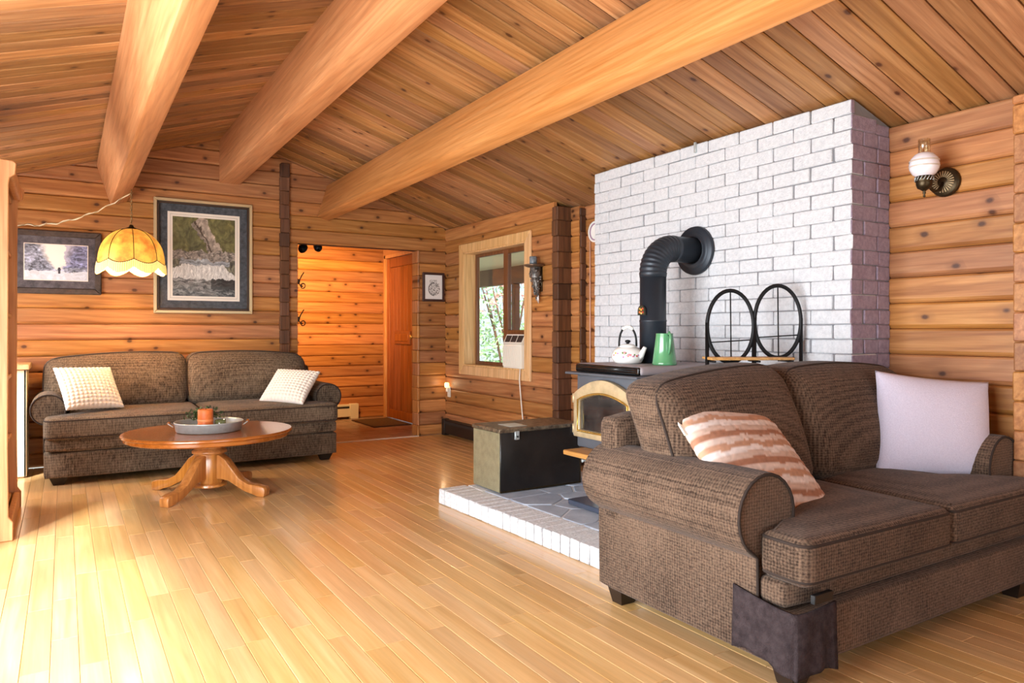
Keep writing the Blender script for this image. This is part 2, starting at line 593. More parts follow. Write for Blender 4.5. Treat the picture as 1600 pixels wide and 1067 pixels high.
mat_brown = plain('coir_mat', (116, 92, 62), rough=1.0, col2=(92, 70, 46), vscale=60, bump=1.0, bscale=260)
mat_edge = plain('mat_binding', (70, 46, 32), rough=0.9)
rope = plain('cord_ivory', (214, 196, 164), rough=0.6)
chain_m = plain('chain_brass', (150, 124, 84), rough=0.35, metal=0.8)
white_cord = plain('white_cord', (230, 224, 212), rough=0.5)
subfloor = plain('subfloor', (96, 62, 34), rough=0.9)
backing = plain('wall_backing', (70, 42, 22), rough=0.9)
plaster = plain('plain_cedar_wall', (196, 140, 92), rough=0.8, var=0.15, vscale=3)
foliage_m = plain('shrub_leaves', (186, 214, 160), rough=0.6, col2=(128, 180, 106), vscale=2.0)
blossom_m = plain('shrub_blossom', (226, 150, 140), rough=0.6)
ground_m = plain('pale_bounce_ground', (206, 200, 186), rough=1.0, var=0.2, vscale=3)  # unseen ground kept pale so its bounce onto the soffit isn't green
porch_paint = plain('porch_paint', (206, 218, 214), rough=0.6)
porch_brown = plain('porch_brown', (110, 84, 66), rough=0.7)
soffit_m = plain('soffit_cream', (230, 214, 170), rough=0.7)

def glass_mat(name, tint=(1, 1, 1, 1), rough=0.0, gloss=0.05):
    m = bpy.data.materials.new(name)
    m.use_nodes = True
    nt = m.node_tree
    nt.nodes.clear()
    out = nt.nodes.new('ShaderNodeOutputMaterial')
    tr = nt.nodes.new('ShaderNodeBsdfTransparent')
    tr.inputs['Color'].default_value = tint
    gl = nt.nodes.new('ShaderNodeBsdfGlossy')
    gl.inputs['Roughness'].default_value = rough
    mx = nt.nodes.new('ShaderNodeMixShader')
    mx.inputs[0].default_value = gloss
    nt.links.new(tr.outputs[0], mx.inputs[1])
    nt.links.new(gl.outputs[0], mx.inputs[2])
    nt.links.new(mx.outputs[0], out.inputs['Surface'])
    return m
pane_glass = glass_mat('pane_glass', (0.97, 0.99, 0.98, 1))
amber_glass = glass_mat('amber_glass', (0.98, 0.95, 0.86, 1), 0.12, 0.28)
stove_glass = plain('smoked_stove_glass', (30, 28, 28), rough=0.06, coat=0.5, col2=(64, 60, 58), vscale=4)

def attr_mat(name, rough=0.5, coat=0.0):
    m, nt, b = nodes(name)
    a = nt.nodes.new('ShaderNodeAttribute')
    a.attribute_name = 'print'
    nt.links.new(a.outputs['Color'], b.inputs['Base Color'])
    b.inputs['Roughness'].default_value = rough
    b.inputs['Coat Weight'].default_value = coat
    b.inputs['Coat Roughness'].default_value = 0.03
    return m
print_mat = attr_mat('printed_picture', 0.4, 0.25)
woven_print = attr_mat('woven_stripes', 0.95)

def picture_mesh(w, h, nx, ny, fn):
    """flat print in the xz plane: colour of every grid point from fn(u, v) in sRGB"""
    v, f, c = [], [], []
    for j in range(ny + 1):
        for i in range(nx + 1):
            u, t = i / nx, j / ny
            v.append(((u - 0.5) * w, 0, (t - 0.5) * h))
            c.append(lin(fn(u, t)))
    for j in range(ny):
        for i in range(nx):
            a = j * (nx + 1) + i
            f.append((a, a + 1, a + nx + 2, a + nx + 1))
    me = bpy.data.meshes.new('m')
    me.from_pydata(v, [], f)
    at = me.color_attributes.new('print', 'FLOAT_COLOR', 'POINT')
    at.data.foreach_set('color', [x for q in c for x in q])
    return me

def nz(x, y, s=1.0, o=0.0):
    return mnoise.fractal(Vector((x * s + o, y * s + o * 1.7, o)), 1.0, 2.0, 4)

# ================================================================== STRUCTURE
YB = 7.17          # back wall face
XW = 3.578         # window wall face
XR = 3.68          # right wall face beside the chimney
XA = 3.75          # right wall face in the alcove
XL = -0.90         # left wall face
YF = -2.50         # wall behind the camera
RX, RZ, RS = 1.365, 2.955, 0.3165     # roof ridge x, z and slope
def ceil_z(x):
    return RZ - RS * abs(x - RX)

# ---- floor: maple strips, each its own plank
PW = 0.086
floor = struct('floor', MB().box(XL, 3.95, YF, YB - 0.005, -0.06, -0.014).done(), subfloor, 'honey coloured maple strip floor')
def plank_mesh(x0, x1, y0, y1, z0, z1, c=0.0016):
    v = [(x0, y0, z0), (x1, y0, z0), (x1, y1, z0), (x0, y1, z0), (x0, y0, z1 - c), (x1, y0, z1 - c), (x1, y1, z1 - c), (x0, y1, z1 - c),
         (x0 + c, y0 + c, z1), (x1 - c, y0 + c, z1), (x1 - c, y1 - c, z1), (x0 + c, y1 - c, z1)]
    f = [(0, 3, 2, 1), (8, 9, 10, 11)]
    for a, b in ((0, 4), (4, 8)):
        for k in range(4):
            k2 = (k + 1) % 4
            f.append((a + k, a + k2, b + k2, b + k))
    return v, f
planks = []
nrow = int((3.95 - XL) / PW)
for i in range(nrow + 1):
    x0 = XL + i * PW
    x1 = min(x0 + PW, 3.95)
    y = YF - random.random() * 0.8
    while y < YB - 0.01:
        ln = random.uniform(0.45, 1.15)
        a, b = max(y, YF), min(y + ln, YB - 0.008)
        if b - a > 0.02:
            planks.append((x0, x1, a, b))
        y += ln
def screen_size(p):
    x0, x1, y0, y1 = p
    pts = [proj((x, y, 0)) for x in (x0, x1) for y in (max(y0, 0.6), max(y1, 0.6))]
    if any(q is None for q in pts):
        return 0
    us = [q[0] for q in pts]; vs = [q[1] for q in pts]
    w = min(1600, max(us)) - max(0, min(us)); h = min(1067, max(vs)) - max(0, min(vs))
    if w <= 0 or h <= 0:
        return 0
    xm, ym = (x0 + x1) / 2, (y0 + y1) / 2
    if xm > 2.15 and 2.3 < ym < 4.3: return 0.0
    if ym > 6.35 and xm < 1.95: return 0.0
    return w * h
planks.sort(key=screen_size, reverse=True)
for p in planks[:296]:
    v, f = plank_mesh(p[0] + 0.0006, p[1] - 0.0006, p[2] + 0.0006, p[3] - 0.0006, -0.014, 0.0)
    add('plank', mesh(v, f), floor_wood, floor)
rest = MB()
for p in planks[296:]:
    v, f = plank_mesh(p[0] + 0.0006, p[1] - 0.0006, p[2] + 0.0006, p[3] - 0.0006, -0.014, 0.0)
    rest.put(v, f)
o = add('outer_planks', rest.done(), floor_wood, floor)
o['kind'] = 'stuff'

# ---- ceiling: two slopes of cedar boards
ceiling = struct('ceiling', MB().prism([(XL - 0.2, ceil_z(XL - 0.2) + 0.03), (RX, RZ + 0.03), (4.0, ceil_z(4.0) + 0.03), (4.0, ceil_z(4.0) + 0.06), (RX, RZ + 0.06), (XL - 0.2, ceil_z(XL - 0.2) + 0.06)], YF, YB + 0.14).done(), backing, 'sloping cedar board ceiling')
BP = 0.1284
CO, SI = math.cos(math.atan(RS)), math.sin(math.atan(RS))
y = 2.877 + BP * math.ceil((YB - 2.877) / BP)
k = 0
while y > YF:
    y0, y1 = max(YF, y - BP), (min(YB, y) if y < YB else YB + 0.03)
    if y1 - y0 > 0.02:
        for side in (1, -1):
            xe = 4.0 if side > 0 else XL - 0.2
            g, c, t = 0.0035, 0.006, 0.022
            prof = [(y0 + g, t), (y0 + g, c), (y0 + g + c, 0), (y1 - g - c, 0), (y1 - g, c), (y1 - g, t)]
            v = []
            for xx in (RX + side * 0.002, xe):
                for (py, pt) in prof:
                    v.append((xx + side * SI * pt * (1 if xx == xe else 0), py, ceil_z(xx) + pt))
            n = len(prof)
            f = [tuple(range(n)), tuple(range(2 * n - 1, n - 1, -1))] + [(q, n + q, n + (q + 1) % n, (q + 1) % n) for q in range(n)]
            add('ceiling_board', mesh(v, f), ceil_wood, ceiling)
    y -= BP

# ---- log boards: profile (t proud, h high) run along a wall, ends cut per height
def log_board(lo, hi, z0, z1, face, axis, sgn, t=0.03, lim=None):
    """face: coordinate of the visible face; axis: direction of run; sgn: direction into the room"""
    h = z1 - z0
    b1, b2 = min(0.021, h * 0.3), min(0.012, h * 0.2)
    prof = [(t, 0.0), (0.015, 0.001), (0.006, b1 * 0.45), (0.0, b1), (0.0, h - b2), (0.004, h - b2 * 0.4), (0.014, h - 0.001), (t, h)]
    v = []
    for e in (0, 1):
        for (d, q) in prof:
            a = (lo, hi)[e]
            if lim:
                l2, h2 = lim(z0 + q)
                a = max(lo, l2) if e == 0 else min(hi, h2)
            dd = face - sgn * d
            v.append((a, dd, z0 + q) if axis == 'x' else (dd, a, z0 + q))
    n = len(prof)
    f = [tuple(range(n)), tuple(range(2 * n - 1, n - 1, -1))] + [(q, n + q, n + (q + 1) % n, (q + 1) % n) for q in range(n)]
    return mesh(v, f)

def log_rows(zlo, zhi, phase, pitch):
    z = phase - pitch * math.ceil((phase - zlo) / pitch)
    rows = []
    while z < zhi - 0.01:
        a, b = max(z, zlo), min(z + pitch, zhi)
        if b - a > 0.02:
            rows.append((a, b))
        z += pitch
    return rows

def log_ends(parent, x0, x1, y0, y1, zhi, pitch, phase, jit=0.006, zlo=0.0, name='log_end', mat=None):
    for (a, b) in log_rows(zlo, zhi, phase, pitch):
        j = [random.uniform(-jit, jit) for _ in range(4)]
        add(name, bevel_mesh(MB().box(x0 + j[0], x1 + j[1] * 0.4, y0 + j[2], y1 + j[3] * 0.3, a + 0.001, b - 0.001).done(), 0.006, 1, smooth=False), mat or logend, parent)

gable = lambda z: (RX - (RZ - z) / RS + 0.004, RX + (RZ - z) / RS - 0.004)
PB, PHB = 0.1351, 2.273
OX0, OX1, OZ = 1.957, 3.253, 2.003
wb = MB()
wb.box(XL, OX0, YB + 0.03, YB + 0.14, 0, OZ)
wb.box(OX1, XA, YB + 0.03, YB + 0.14, 0, OZ)
wb.prism([(XL, OZ), (XA, OZ), (XA, ceil_z(XA)), (RX, RZ), (XL, ceil_z(XL))], YB + 0.03, YB + 0.14)
wall_back = struct('wall_back', wb.done(), backing, 'cedar log board gable wall behind the long sofa')
for (a, b) in log_rows(0, RZ - 0.02, PHB, PB):
    if a < OZ - 0.02:
        add('wall_board', log_board(XL, OX0, a, b, YB, 'x', -1), cedar['x'], wall_back)
        add('wall_board', log_board(OX1, XW, a, b, YB, 'x', -1), cedar['x'], wall_back)
    else:
        l0 = gable(b)
        if l0[1] - l0[0] > 0.1:
            add('wall_board', log_board(XL, XW + 0.1, a, b, YB, 'x', -1, lim=gable), cedar['x'], wall_back)
# ends of the crossing wall's logs
log_ends(wall_back, 1.782, 1.868, YB - 0.05, YB + 0.02, ceil_z(1.868) - 0.03, PB, PHB - 0.05)
# rough edge of the opening
log_ends(wall_back, OX1 - 0.012, OX1 + 0.012, YB - 0.012, YB + 0.14, OZ, PB, PHB, 0.004, mat=cedar['z'])
log_ends(wall_back, OX0 - 0.012, OX0 + 0.004, YB + 0.002, YB + 0.14, OZ, PB, PHB, 0.002, mat=cedar['z'])

# ---- right wall: window part, alcove, part beside the chimney
WY0, WY1, WZ0, WZ1 = 5.528, 6.715, 0.771, 1.95
wr = MB()
wr.box(XW + 0.03, XW + 0.16, 5.09, WY0, 0, ceil_z(XW + .16))
wr.box(XW + 0.03, XW + 0.16, WY1, YB + 0.03, 0, ceil_z(XW + .16))
wr.box(XW + 0.03, XW + 0.16, WY0, WY1, 0, WZ0)
wr.box(XW + 0.03, XW + 0.16, WY0, WY1, WZ1, ceil_z(XW + .16))
wr.box(XA + 0.03, XA + 0.13, 4.2, 5.09, 0, ceil_z(XA + .13))
wr.box(3.66, XA + 0.13, 5.012, 5.14, 0, ceil_z(XA + .13))
wr.box(3.752, XA + 0.05, 4.87, 5.02, 0, ceil_z(XA + .13))
wr.box(XR + 0.03, XR + 0.20, YF, 4.2, 0, ceil_z(XR + .2))
wall_right = struct('wall_right', wr.done(), backing, 'cedar log board wall with the window and the brick chimney')
for (a, b) in log_rows(0, ceil_z(XW) - 0.006, PHB - 0.02, PB):
    if b <= WZ0 or a >= WZ1:
        segs = [(5.09, YB)]
    else:
        segs = [(5.09, WY0), (WY1, YB)]
    for s0, s1 in segs:
        add('wall_board', log_board(s0, s1, a, b, XW, 'y', -1), cedar['y'], wall_right)
for (a, b) in log_rows(0, ceil_z(XA) - 0.006, PHB - 0.06, PB):
    add('wall_board', log_board(4.2, 4.885, a, b, XA, 'y', -1), cedar['y'], wall_right)
    add('wall_board', log_board(4.885, 5.0, a, b, 3.692, 'y', -1, t=0.06), cedar['y'], wall_right)
PR = 0.132
for (a, b) in log_rows(0, ceil_z(XR) - 0.006, 1.149, PR):
    add('wall_board', log_board(1.57, 2.185, a, b, XR, 'y', -1), cedar['y'], wall_right)
    if b > 0.3:
        add('wall_board', log_board(YF, 1.43, a, b, XR, 'y', -1), cedar['y'], wall_right)
log_ends(wall_right, 3.552, 3.70, 5.0, 5.088, ceil_z(3.70) - 0.02, PB, PHB - 0.06, 0.005)
log_ends(wall_right, 3.695, 3.752, 4.862, 4.884, ceil_z(3.752) - 0.03, PB, PHB - 0.03, 0.004)
log_ends(wall_right, 3.60, 3.70, 1.435, 1.568, ceil_z(3.70) - 0.03, PR, 1.149 - 0.06, 0.004, mat=cedar['x'])

# ---- left wall with glazed patio door and side window, wall behind the camera with a window
wl_ = MB()
def wall_x(mb, x0, x1, y0, y1, ztop, holes):
    ys = sorted(set([y0, y1] + [h[0] for h in holes] + [h[1] for h in holes]))
    for a, b in zip(ys[:-1], ys[1:]):
        hs = [h for h in holes if h[0] <= a and h[1] >= b]
        if not hs:
            mb.box(x0, x1, a, b, 0, ztop)
        else:
            h = hs[0]
            if h[2] > 0: mb.box(x0, x1, a, b, 0, h[2])
            mb.box(x0, x1, a, b, h[3], ztop)
wall_x(wl_, XL - 0.1, XL, YF, YB + 0.03, ceil_z(XL - 0.1), [(0.45, 3.75, 0.0, 2.0), (5.45, 6.55, 0.65, 1.85)])
wall_left = struct('wall_left', wl_.done(), plaster, 'cedar wall with the glazed patio door')
for yy in (0.45, 1.55, 2.62, 3.69):
    add('door_stile', MB().box(XL - 0.06, XL - 0.03, yy, yy + 0.06, 0, 2.0).done(), pine_trim, wall_left)
for zz in (0.0, 1.94):
    add('door_rail', MB().box(XL - 0.06, XL - 0.03, 0.45, 3.75, zz, zz + 0.06).done(), pine_trim, wall_left)
for yy in (5.45, 5.97, 6.49):
    add('window_stile', MB().box(XL - 0.06, XL - 0.03, yy, yy + 0.06, 0.65, 1.85).done(), pine_trim, wall_left)
wf = MB()
wf.box(XL - .1, 0.3, YF - 0.1, YF, 0, 2.1); wf.box(3.5, 3.9, YF - 0.1, YF, 0, 2.1)
wf.box(0.3, 3.5, YF - 0.1, YF, 0, 0.45)
wf.prism([(XL - .1, 2.1), (3.9, 2.1), (3.9, ceil_z(3.9)), (RX, RZ + .03), (XL - .1, ceil_z(XL - .1))], YF - 0.1, YF)
wall_front = struct('wall_front', wf.done(), plaster, 'cedar wall with a wide window')

# ---- roof beams
def beam(name, label, xl, zl, w, dep, tilt, rise):
    """tilt: +1 leans with the right slope, -1 with the left slope, 0 upright; rise: lift per metre towards the camera"""
    ux, uz = (CO, -SI * tilt) if tilt else (1, 0)
    nx, nz_ = (SI * tilt, CO) if tilt else (0, 1)
    v = []
    for yy in (YB - 0.001, YF + 0.05):
        dz = rise * (YB - yy)
        for (p, q) in ((0, 0), (w, 0), (w, dep), (0, dep)):
            v.append((xl + ux * p + nx * q, yy, zl + uz * p + nz_ * q + dz))
    f = [(0, 1, 2, 3), (7, 6, 5, 4), (0, 4, 5, 1), (1, 5, 6, 2), (2, 6, 7, 3), (3, 7, 4, 0)]
    o = struct(name, bevel_mesh(mesh(v, f), 0.008, 2), beam_wood, label)
    return o
beam('beam_ridge', 'heavy fir ridge beam along the peak of the ceiling', 1.23, 2.515, 0.185, 0.40, 0, 0.012)
beam('beam_purlin', 'sunlit fir roof beam above the pendant lamp', 0.344, 2.226, 0.135, 0.36, -1, 0.010)
beam('beam_purlin', 'long fir roof beam between the ridge beam and the chimney', 2.148, 2.276, 0.125, 0.34, 1, 0.007)

# ---- hall behind the opening
hw = MB()
hw.box(1.2, 3.75, 9.08, 9.2, 0, 2.45)
wall_hall = struct('wall_hall', hw.done(), backing, 'lamp lit cedar board wall of the back hall')
for (a, b) in log_rows(0, 2.4, 2.31, 0.136):
    add('wall_board', log_board(1.2, 3.6, a, b, 9.05, 'x', -1), cedar['x'], wall_hall)
hs_ = MB()
hs_.box(3.6, 3.75, 7.31, 7.93, 0, 2.45).box(3.6, 3.75, 8.98, 9.08, 0, 2.45).box(3.6, 3.75, 7.93, 8.98, 2.12, 2.45)
struct('wall_hall_right', hs_.done(), plaster, 'short hall wall around the plank door')
struct('wall_hall_left', MB().box(1.1, 1.2, 7.31, 9.08, 0, 2.45).done(), plaster, 'left end wall of the back hall')
struct('ceiling_hall', MB().box(1.1, 3.75, 7.31, 9.2, 2.4, 2.5).done(), cedar['x'], 'flat ceiling of the back hall')
tile_floor = struct('floor_hall', MB().box(1.1, 3.75, YB - 0.004, 9.2, -0.06, -0.006).done(), grout, 'beige tiled floor of the back hall')
ty = YB + 0.02
while ty < 9.05:
    tx = 1.2
    while tx < 3.6:
        v, f = plank_mesh(tx + 0.003, min(tx + 0.3, 3.6) - 0.003, ty + 0.003, min(ty + 0.3, 9.05) - 0.003, -0.006, 0.001)
        add('tile', mesh(v, f), tile_m, tile_floor)
        tx += 0.3
    ty += 0.3
struct('trim_threshold', bbox_mesh(OX0, OX1, YB - 0.02, YB + 0.02, -0.004, 0.006, 0.003, 1), white_plastic, 'pale threshold strip between the wood floor and hall tiles')

# hall door in the right hall wall (opens on x = 3.6)
door_1 = add('door_1', None, loc=(3.6, 7.93, 0))
door_1['kind'] = 'structure'; door_1['label'] = 'cedar plank door of the back hall'
add('door_jamb', bbox_mesh(-0.02, 0.06, 0.0, 0.045, 0, 2.12, 0.003, 1), pine_light, door_1)
add('door_jamb', bbox_mesh(-0.02, 0.06, 1.005, 1.05, 0, 2.12, 0.003, 1), pine_light, door_1)
add('door_head', bbox_mesh(-0.02, 0.06, 0.0, 1.05, 2.075, 2.12, 0.003, 1), pine_light, door_1)
add('stile', bbox_mesh(0.0, 0.04, 0.05, 0.145, 0.01, 2.07, 0.004, 1), door_wood, door_1)
add('stile', bbox_mesh(0.0, 0.04, 0.905, 1.0, 0.01, 2.07, 0.004, 1), door_wood, door_1)
add('rail', bbox_mesh(0.0, 0.04, 0.145, 0.905, 1.95, 2.07, 0.004, 1), door_wood, door_1)
add('rail', bbox_mesh(0.0, 0.04, 0.145, 0.905, 0.01, 0.12, 0.004, 1), door_wood, door_1)
for i in range(7):
    yy = 0.145 + i * 0.1086
    add('door_plank', bbox_mesh(0.014, 0.036, yy + 0.001, yy + 0.1076, 0.12, 1.95, 0.004, 1), door_wood, door_1)
slot = add('mail_slot', bbox_mesh(-0.012, 0.016, 0.24, 0.72, 0.965, 1.13, 0.006, 1), door_wood, door_1)
add('slot_flap', bbox_mesh(-0.02, 0.0, 0.28, 0.68, 1.0, 1.095, 0.008, 1), door_wood, slot)
dh = add('door_handle', MB().lathe([(0.03, 0.0), (0.03, -0.006), (0.012, -0.012), (0.011, -0.04), (0.026, -0.046), (0.03, -0.06), (0.022, -0.072)], 16, (0.0, 0.095, 1.06), axis='x').done(True), brass_bright, door_1)
add('latch', bbox_mesh(-0.035, 0.0, 0.06, 0.09, 0.94, 1.04, 0.004, 1), iron, door_1)

# ---- window in the right wall
win = add('window_1', None, loc=(XW, 0, 0))
win['kind'] = 'structure'; win['label'] = 'pine cased window with a casement sash'
cw = 0.098
def casing(p):
    me = MB().prism(p, -0.022, 0.0, 'yz').done()
    add('casing_board', bevel_mesh(me, 0.004, 1), pine_trim, win)
oy0, oy1, oz0, oz1 = WY0 - cw, WY1 + cw, WZ0 - 0.093, WZ1 + 0.09
casing([(oy0, oz0), (WY0, WZ0), (WY0, WZ1), (oy0, oz1)])
casing([(oy1, oz0), (oy1, oz1), (WY1, WZ1), (WY1, WZ0)])
casing([(oy0, oz0), (oy1, oz0), (WY1, WZ0), (WY0, WZ0)])
casing([(oy0, oz1), (WY0, WZ1), (WY1, WZ1), (oy1, oz1)])
JD = 0.17
add('jamb', MB().box(-0.015, JD, WY1 - 0.014, WY1, WZ0, WZ1).done(), pine_trim, win)
add('jamb', MB().box(-0.015, JD, WY0, WY0 + 0.014, WZ0, WZ1).done(), pine_trim, win)
add('jamb', MB().box(-0.015, JD, WY0, WY1, WZ1 - 0.014, WZ1).done(), pine_trim, win)
add('sill', MB().box(-0.02, JD, WY0, WY1, WZ0, WZ0 + 0.014).done(), pine_trim, win)
def sash(y0, y1, z0, z1, w, xa, xb, glass=True):
    s = add('sash', None, parent=win)
    for (a, b, c, d) in ((y0, y0 + w, z0, z1), (y1 - w, y1, z0, z1), (y0 + w, y1 - w, z0, z0 + w), (y0 + w, y1 - w, z1 - w, z1)):
        add('sash_bar', bbox_mesh(xa, xb, a, b, c, d, 0.004, 1), sash_wood, s)
    if glass:
        add('pane', MB().box((xa + xb) / 2 - 0.002, (xa + xb) / 2 + 0.002, y0 + w, y1 - w, z0 + w, z1 - w).done(), pane_glass, s)
sash(6.09, WY1 - 0.014, WZ0 + 0.014, WZ1 - 0.014, 0.034, 0.115, 0.15)
sash(WY0 + 0.014, 6.07, 1.10, WZ1 - 0.014, 0.044, 0.105, 0.15)
add('mullion', bbox_mesh(0.11, 0.155, 6.062, 6.098, WZ0 + 0.014, WZ1 - 0.014, 0.003, 1), sash_wood, win)
add('window_filler', MB().box(0.115, 0.15, 5.87, 6.07, WZ0 + 0.014, 1.10).done(), white_plastic, win)

# ---- outside the window: porch and shrub
struct('ground', MB().box(3.95, 14, -4, 18, -0.7, -0.5).done(), ground_m, 'unseen pale ground beyond the window, toned for bounce light')
struct('roof_porch', MB().box(3.9, 6.1, 4.0, 14.0, 2.12, 2.2).done(), soffit_m, 'cream porch soffit outside the window')
struct('beam_porch', MB().box(5.85, 6.0, 4.0, 14.0, 1.86, 2.119).done(), porch_brown, 'brown porch beam outside the window')
tag(add('porch_post', bbox_mesh(-0.07, 0.07, -0.07, 0.07, -0.5, 1.858, 0.01, 1), porch_paint, loc=(5.92, 11.0, 0)), 'pale painted porch post seen through the left pane', 'post')
tag(add('porch_post', bbox_mesh(-0.05, 0.05, -0.05, 0.05, -0.5, 1.858, 0.01, 1), porch_brown, loc=(5.92, 9.45, 0)), 'brown porch post seen through the casement sash', 'post')
shr = thing('flowering_shrub', 'bright green shrub with pink blossom beyond the porch', 'shrub', (8.9, 14.3, -0.5))
lf, bl = MB(), MB()
for i in range(6500):
    a = random.uniform(0, 2 * PI); rr = 2.3 * math.sqrt(random.random()); zz = random.uniform(0.1, 4.2)
    p = Vector((rr * math.cos(a) * 0.6, rr * math.sin(a) * 1.6, zz))
    d1 = Vector((random.uniform(-1, 1), random.uniform(-1, 1), random.uniform(-1, 1))).normalized() * random.uniform(0.04, 0.09)
    d2 = d1.orthogonal().normalized() * d1.length * 0.55
    tgt = bl if (zz > 2.0 and random.random() < 0.3) else lf
    tgt.put([p - d1, p + d2, p + d1, p - d2], [(0, 1, 2, 3)])
o = add('foliage', lf.done(), foliage_m, shr); o['kind'] = 'stuff'
o = add('blossom', bl.done(), blossom_m, shr); o['kind'] = 'stuff'
stm = MB()
for i in range(9):
    a = i * 0.7
    stm.tube([(0.1 * math.cos(a), 0.1 * math.sin(a), 0), (0.4 * math.cos(a), 0.6 * math.sin(a), 1.6), (0.7 * math.cos(a), 1.6 * math.sin(a), 3.6)], [0.04, 0.025, 0.008], 6)
add('stem', stm.done(True), porch_brown, shr)

# ================================================================== CHIMNEY
CX0, CY0, CY1 = 3.35, 2.18, 4.25
ctop = lambda x: ceil_z(x) - 0.012
cm = MB()
cm.prism([(CX0 + 0.009, 0), (XR + 0.02, 0), (XR + 0.02, ctop(XR + 0.02)), (CX0 + 0.031, ctop(CX0 + 0.031) - 0.004), (CX0 + 0.031, 2.21), (CX0 + 0.009, 2.21)], CY0 + 0.009, CY1 - 0.009, 'xz')
chim = struct('wall_chimney', cm.done(), mortar, 'white painted brick chimney breast behind the wood stove')
BH, BL, J, JH = 0.0755, 0.2377, 0.007, 0.0032
def brick_mesh(lx, ly, lz, seed):
    """jittered brick, x0..lx, y0..ly, z0..lz"""
    rnd = random.Random(seed)
    bm = bmesh.new()
    bmesh.ops.create_cube(bm, size=1.0)
    for v in bm.verts:
        v.co = Vector(((v.co.x + 0.5) * lx, (v.co.y + 0.5) * ly, (v.co.z + 0.5) * lz))
    bmesh.ops.bevel(bm, geom=bm.edges[:], offset=0.005, segments=1, affect='EDGES')
    for v in bm.verts:
        v.co += Vector((rnd.uniform(-1, 1), rnd.uniform(-1, 1), rnd.uniform(-1, 1))) * 0.0016
    me = bpy.data.meshes.new('m')
    bm.to_mesh(me)
    bm.free()
    return me
bcache = {}
def brick_obj(lx, ly, lz, loc, parent, mat, name='brick', corner=False):
    key = (round(lx, 3), round(ly, 3), round(lz, 3), random.randint(0, 2), mat.name, corner)
    if key not in bcache:
        bcache[key] = brick_mesh(lx, ly, lz, hash(key[:4]) & 1023)
        bcache[key].materials.append(mat)
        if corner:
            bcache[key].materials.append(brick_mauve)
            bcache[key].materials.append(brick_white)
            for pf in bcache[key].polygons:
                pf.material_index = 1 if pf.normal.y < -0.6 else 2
    o = bpy.data.objects.new(name, bcache[key])
    bcache[key].name = name
    o.location = loc
    o.parent = parent
    COL.objects.link(o)
    return o
rowz0 = 1.17 - BH * 15
low = MB()
r = 0
z = rowz0
while True:
    h = BH
    zt = z + h
    if z > 2.29:
        break
    dpt = 0.1
    if zt > ctop(CX0 + 0.1):
        dpt = 0.03
        zt = min(zt, ctop(CX0 + 0.03)) - 0.002
    hh = zt - z - JH
    if z < -0.02 or hh < 0.02:
        z += BH; r += 1
        continue
    odd = r % 2 == 1
    # front face, along y
    y_start = CY0 if odd else CY0 + 0.105
    y_end = CY1
    cuts = []
    cuts = [y_start]
    while cuts[-1] + BL < CY1 - 0.05:
        cuts.append(cuts[-1] + BL)
    cuts.append(CY1)
    cuts.reverse()
    jx = random.uniform(-0.002, 0.002)
    items = []
    for a, b in zip(cuts[:-1], cuts[1:]):
        items.append((dpt, a - b - J, hh, (CX0 + random.uniform(-0.003, 0.003), b + J / 2, z + JH / 2), brick_white))
    # near side face, along x
    xs = [CX0, CX0 + 0.215, XR] if not odd else [CX0 + 0.105, CX0 + 0.23, XR]
    for a, b in zip(xs[:-1], xs[1:]):
        zb = min(zt, ctop(b) - 0.002)
        if zb - z - JH > 0.02:
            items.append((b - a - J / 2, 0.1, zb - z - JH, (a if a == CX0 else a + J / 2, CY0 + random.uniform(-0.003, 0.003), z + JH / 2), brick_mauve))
    for (lx, ly, lz, loc, bmat) in items:
        if z > 0.82:
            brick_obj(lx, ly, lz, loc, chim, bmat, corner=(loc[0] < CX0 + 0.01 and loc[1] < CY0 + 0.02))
        else:
            low.box(loc[0], loc[0] + lx, loc[1], loc[1] + ly, loc[2], loc[2] + lz)
    z += BH
    r += 1
o = add('lower_bricks', low.done(), brick_white, chim)
o['kind'] = 'stuff'
clip = tag(add('metal_clip', bbox_mesh(-0.012, 0.004, -0.008, 0.008, -0.035, 0.03, 0.002, 1), steel, loc=(CX0 - 0.004, 3.227, 2.28)), 'small metal hook at the top edge of the brick chimney', 'hook')

# ================================================================== HEARTH
HZ = 0.10
H0, H1 = Vector((2.096, 4.30)), Vector((2.172, 2.47))
hd = (H1 - H0).normalized()
hn = Vector((-hd.y, hd.x))                    # into the hearth (+x)
if hn.x < 0: hn = -hn
hl = (H1 - H0).length
hearth = thing('hearth', 'raised slate hearth edged with white painted bricks', 'hearth', (0, 0, 0))
hearth['kind'] = 'structure'
q = [H0 + hn * 0.02, H1 + hn * 0.02, Vector((CX0, 2.47)), Vector((CX0, 4.30))]
q2 = [H0 + hn * 0.012 + hd * 0.012, H1 + hn * 0.012, Vector((CX0, 2.475)), Vector((CX0, 4.29))]
add('hearth_base', MB().prism([(p.x, p.y) for p in q2], 0.0, HZ - 0.022, 'xy').done(), mortar, hearth)
q3 = [H0 + hn * 0.205 + hd * 0.205, H1 + hn * 0.205, Vector((CX0, 2.475)), Vector((CX0, 4.095))]
add('grout_bed', MB().prism([(p.x, p.y) for p in q3], HZ - 0.022, HZ - 0.006, 'xy').done(), grout, hearth)
nb = 24
pit = hl / nb
ang = math.atan2(hd.y, hd.x)
for i in range(nb):
    p = H0 + hd * (i * pit)
    me = brick_mesh(pit - 0.0075, 0.205 + random.uniform(-0.006, 0.004), HZ - 0.004, i)
    me.materials.append(hearth_white)
    o = add('edge_brick', me, None, hearth, (p.x, p.y, 0.002), (0, 0, ang))
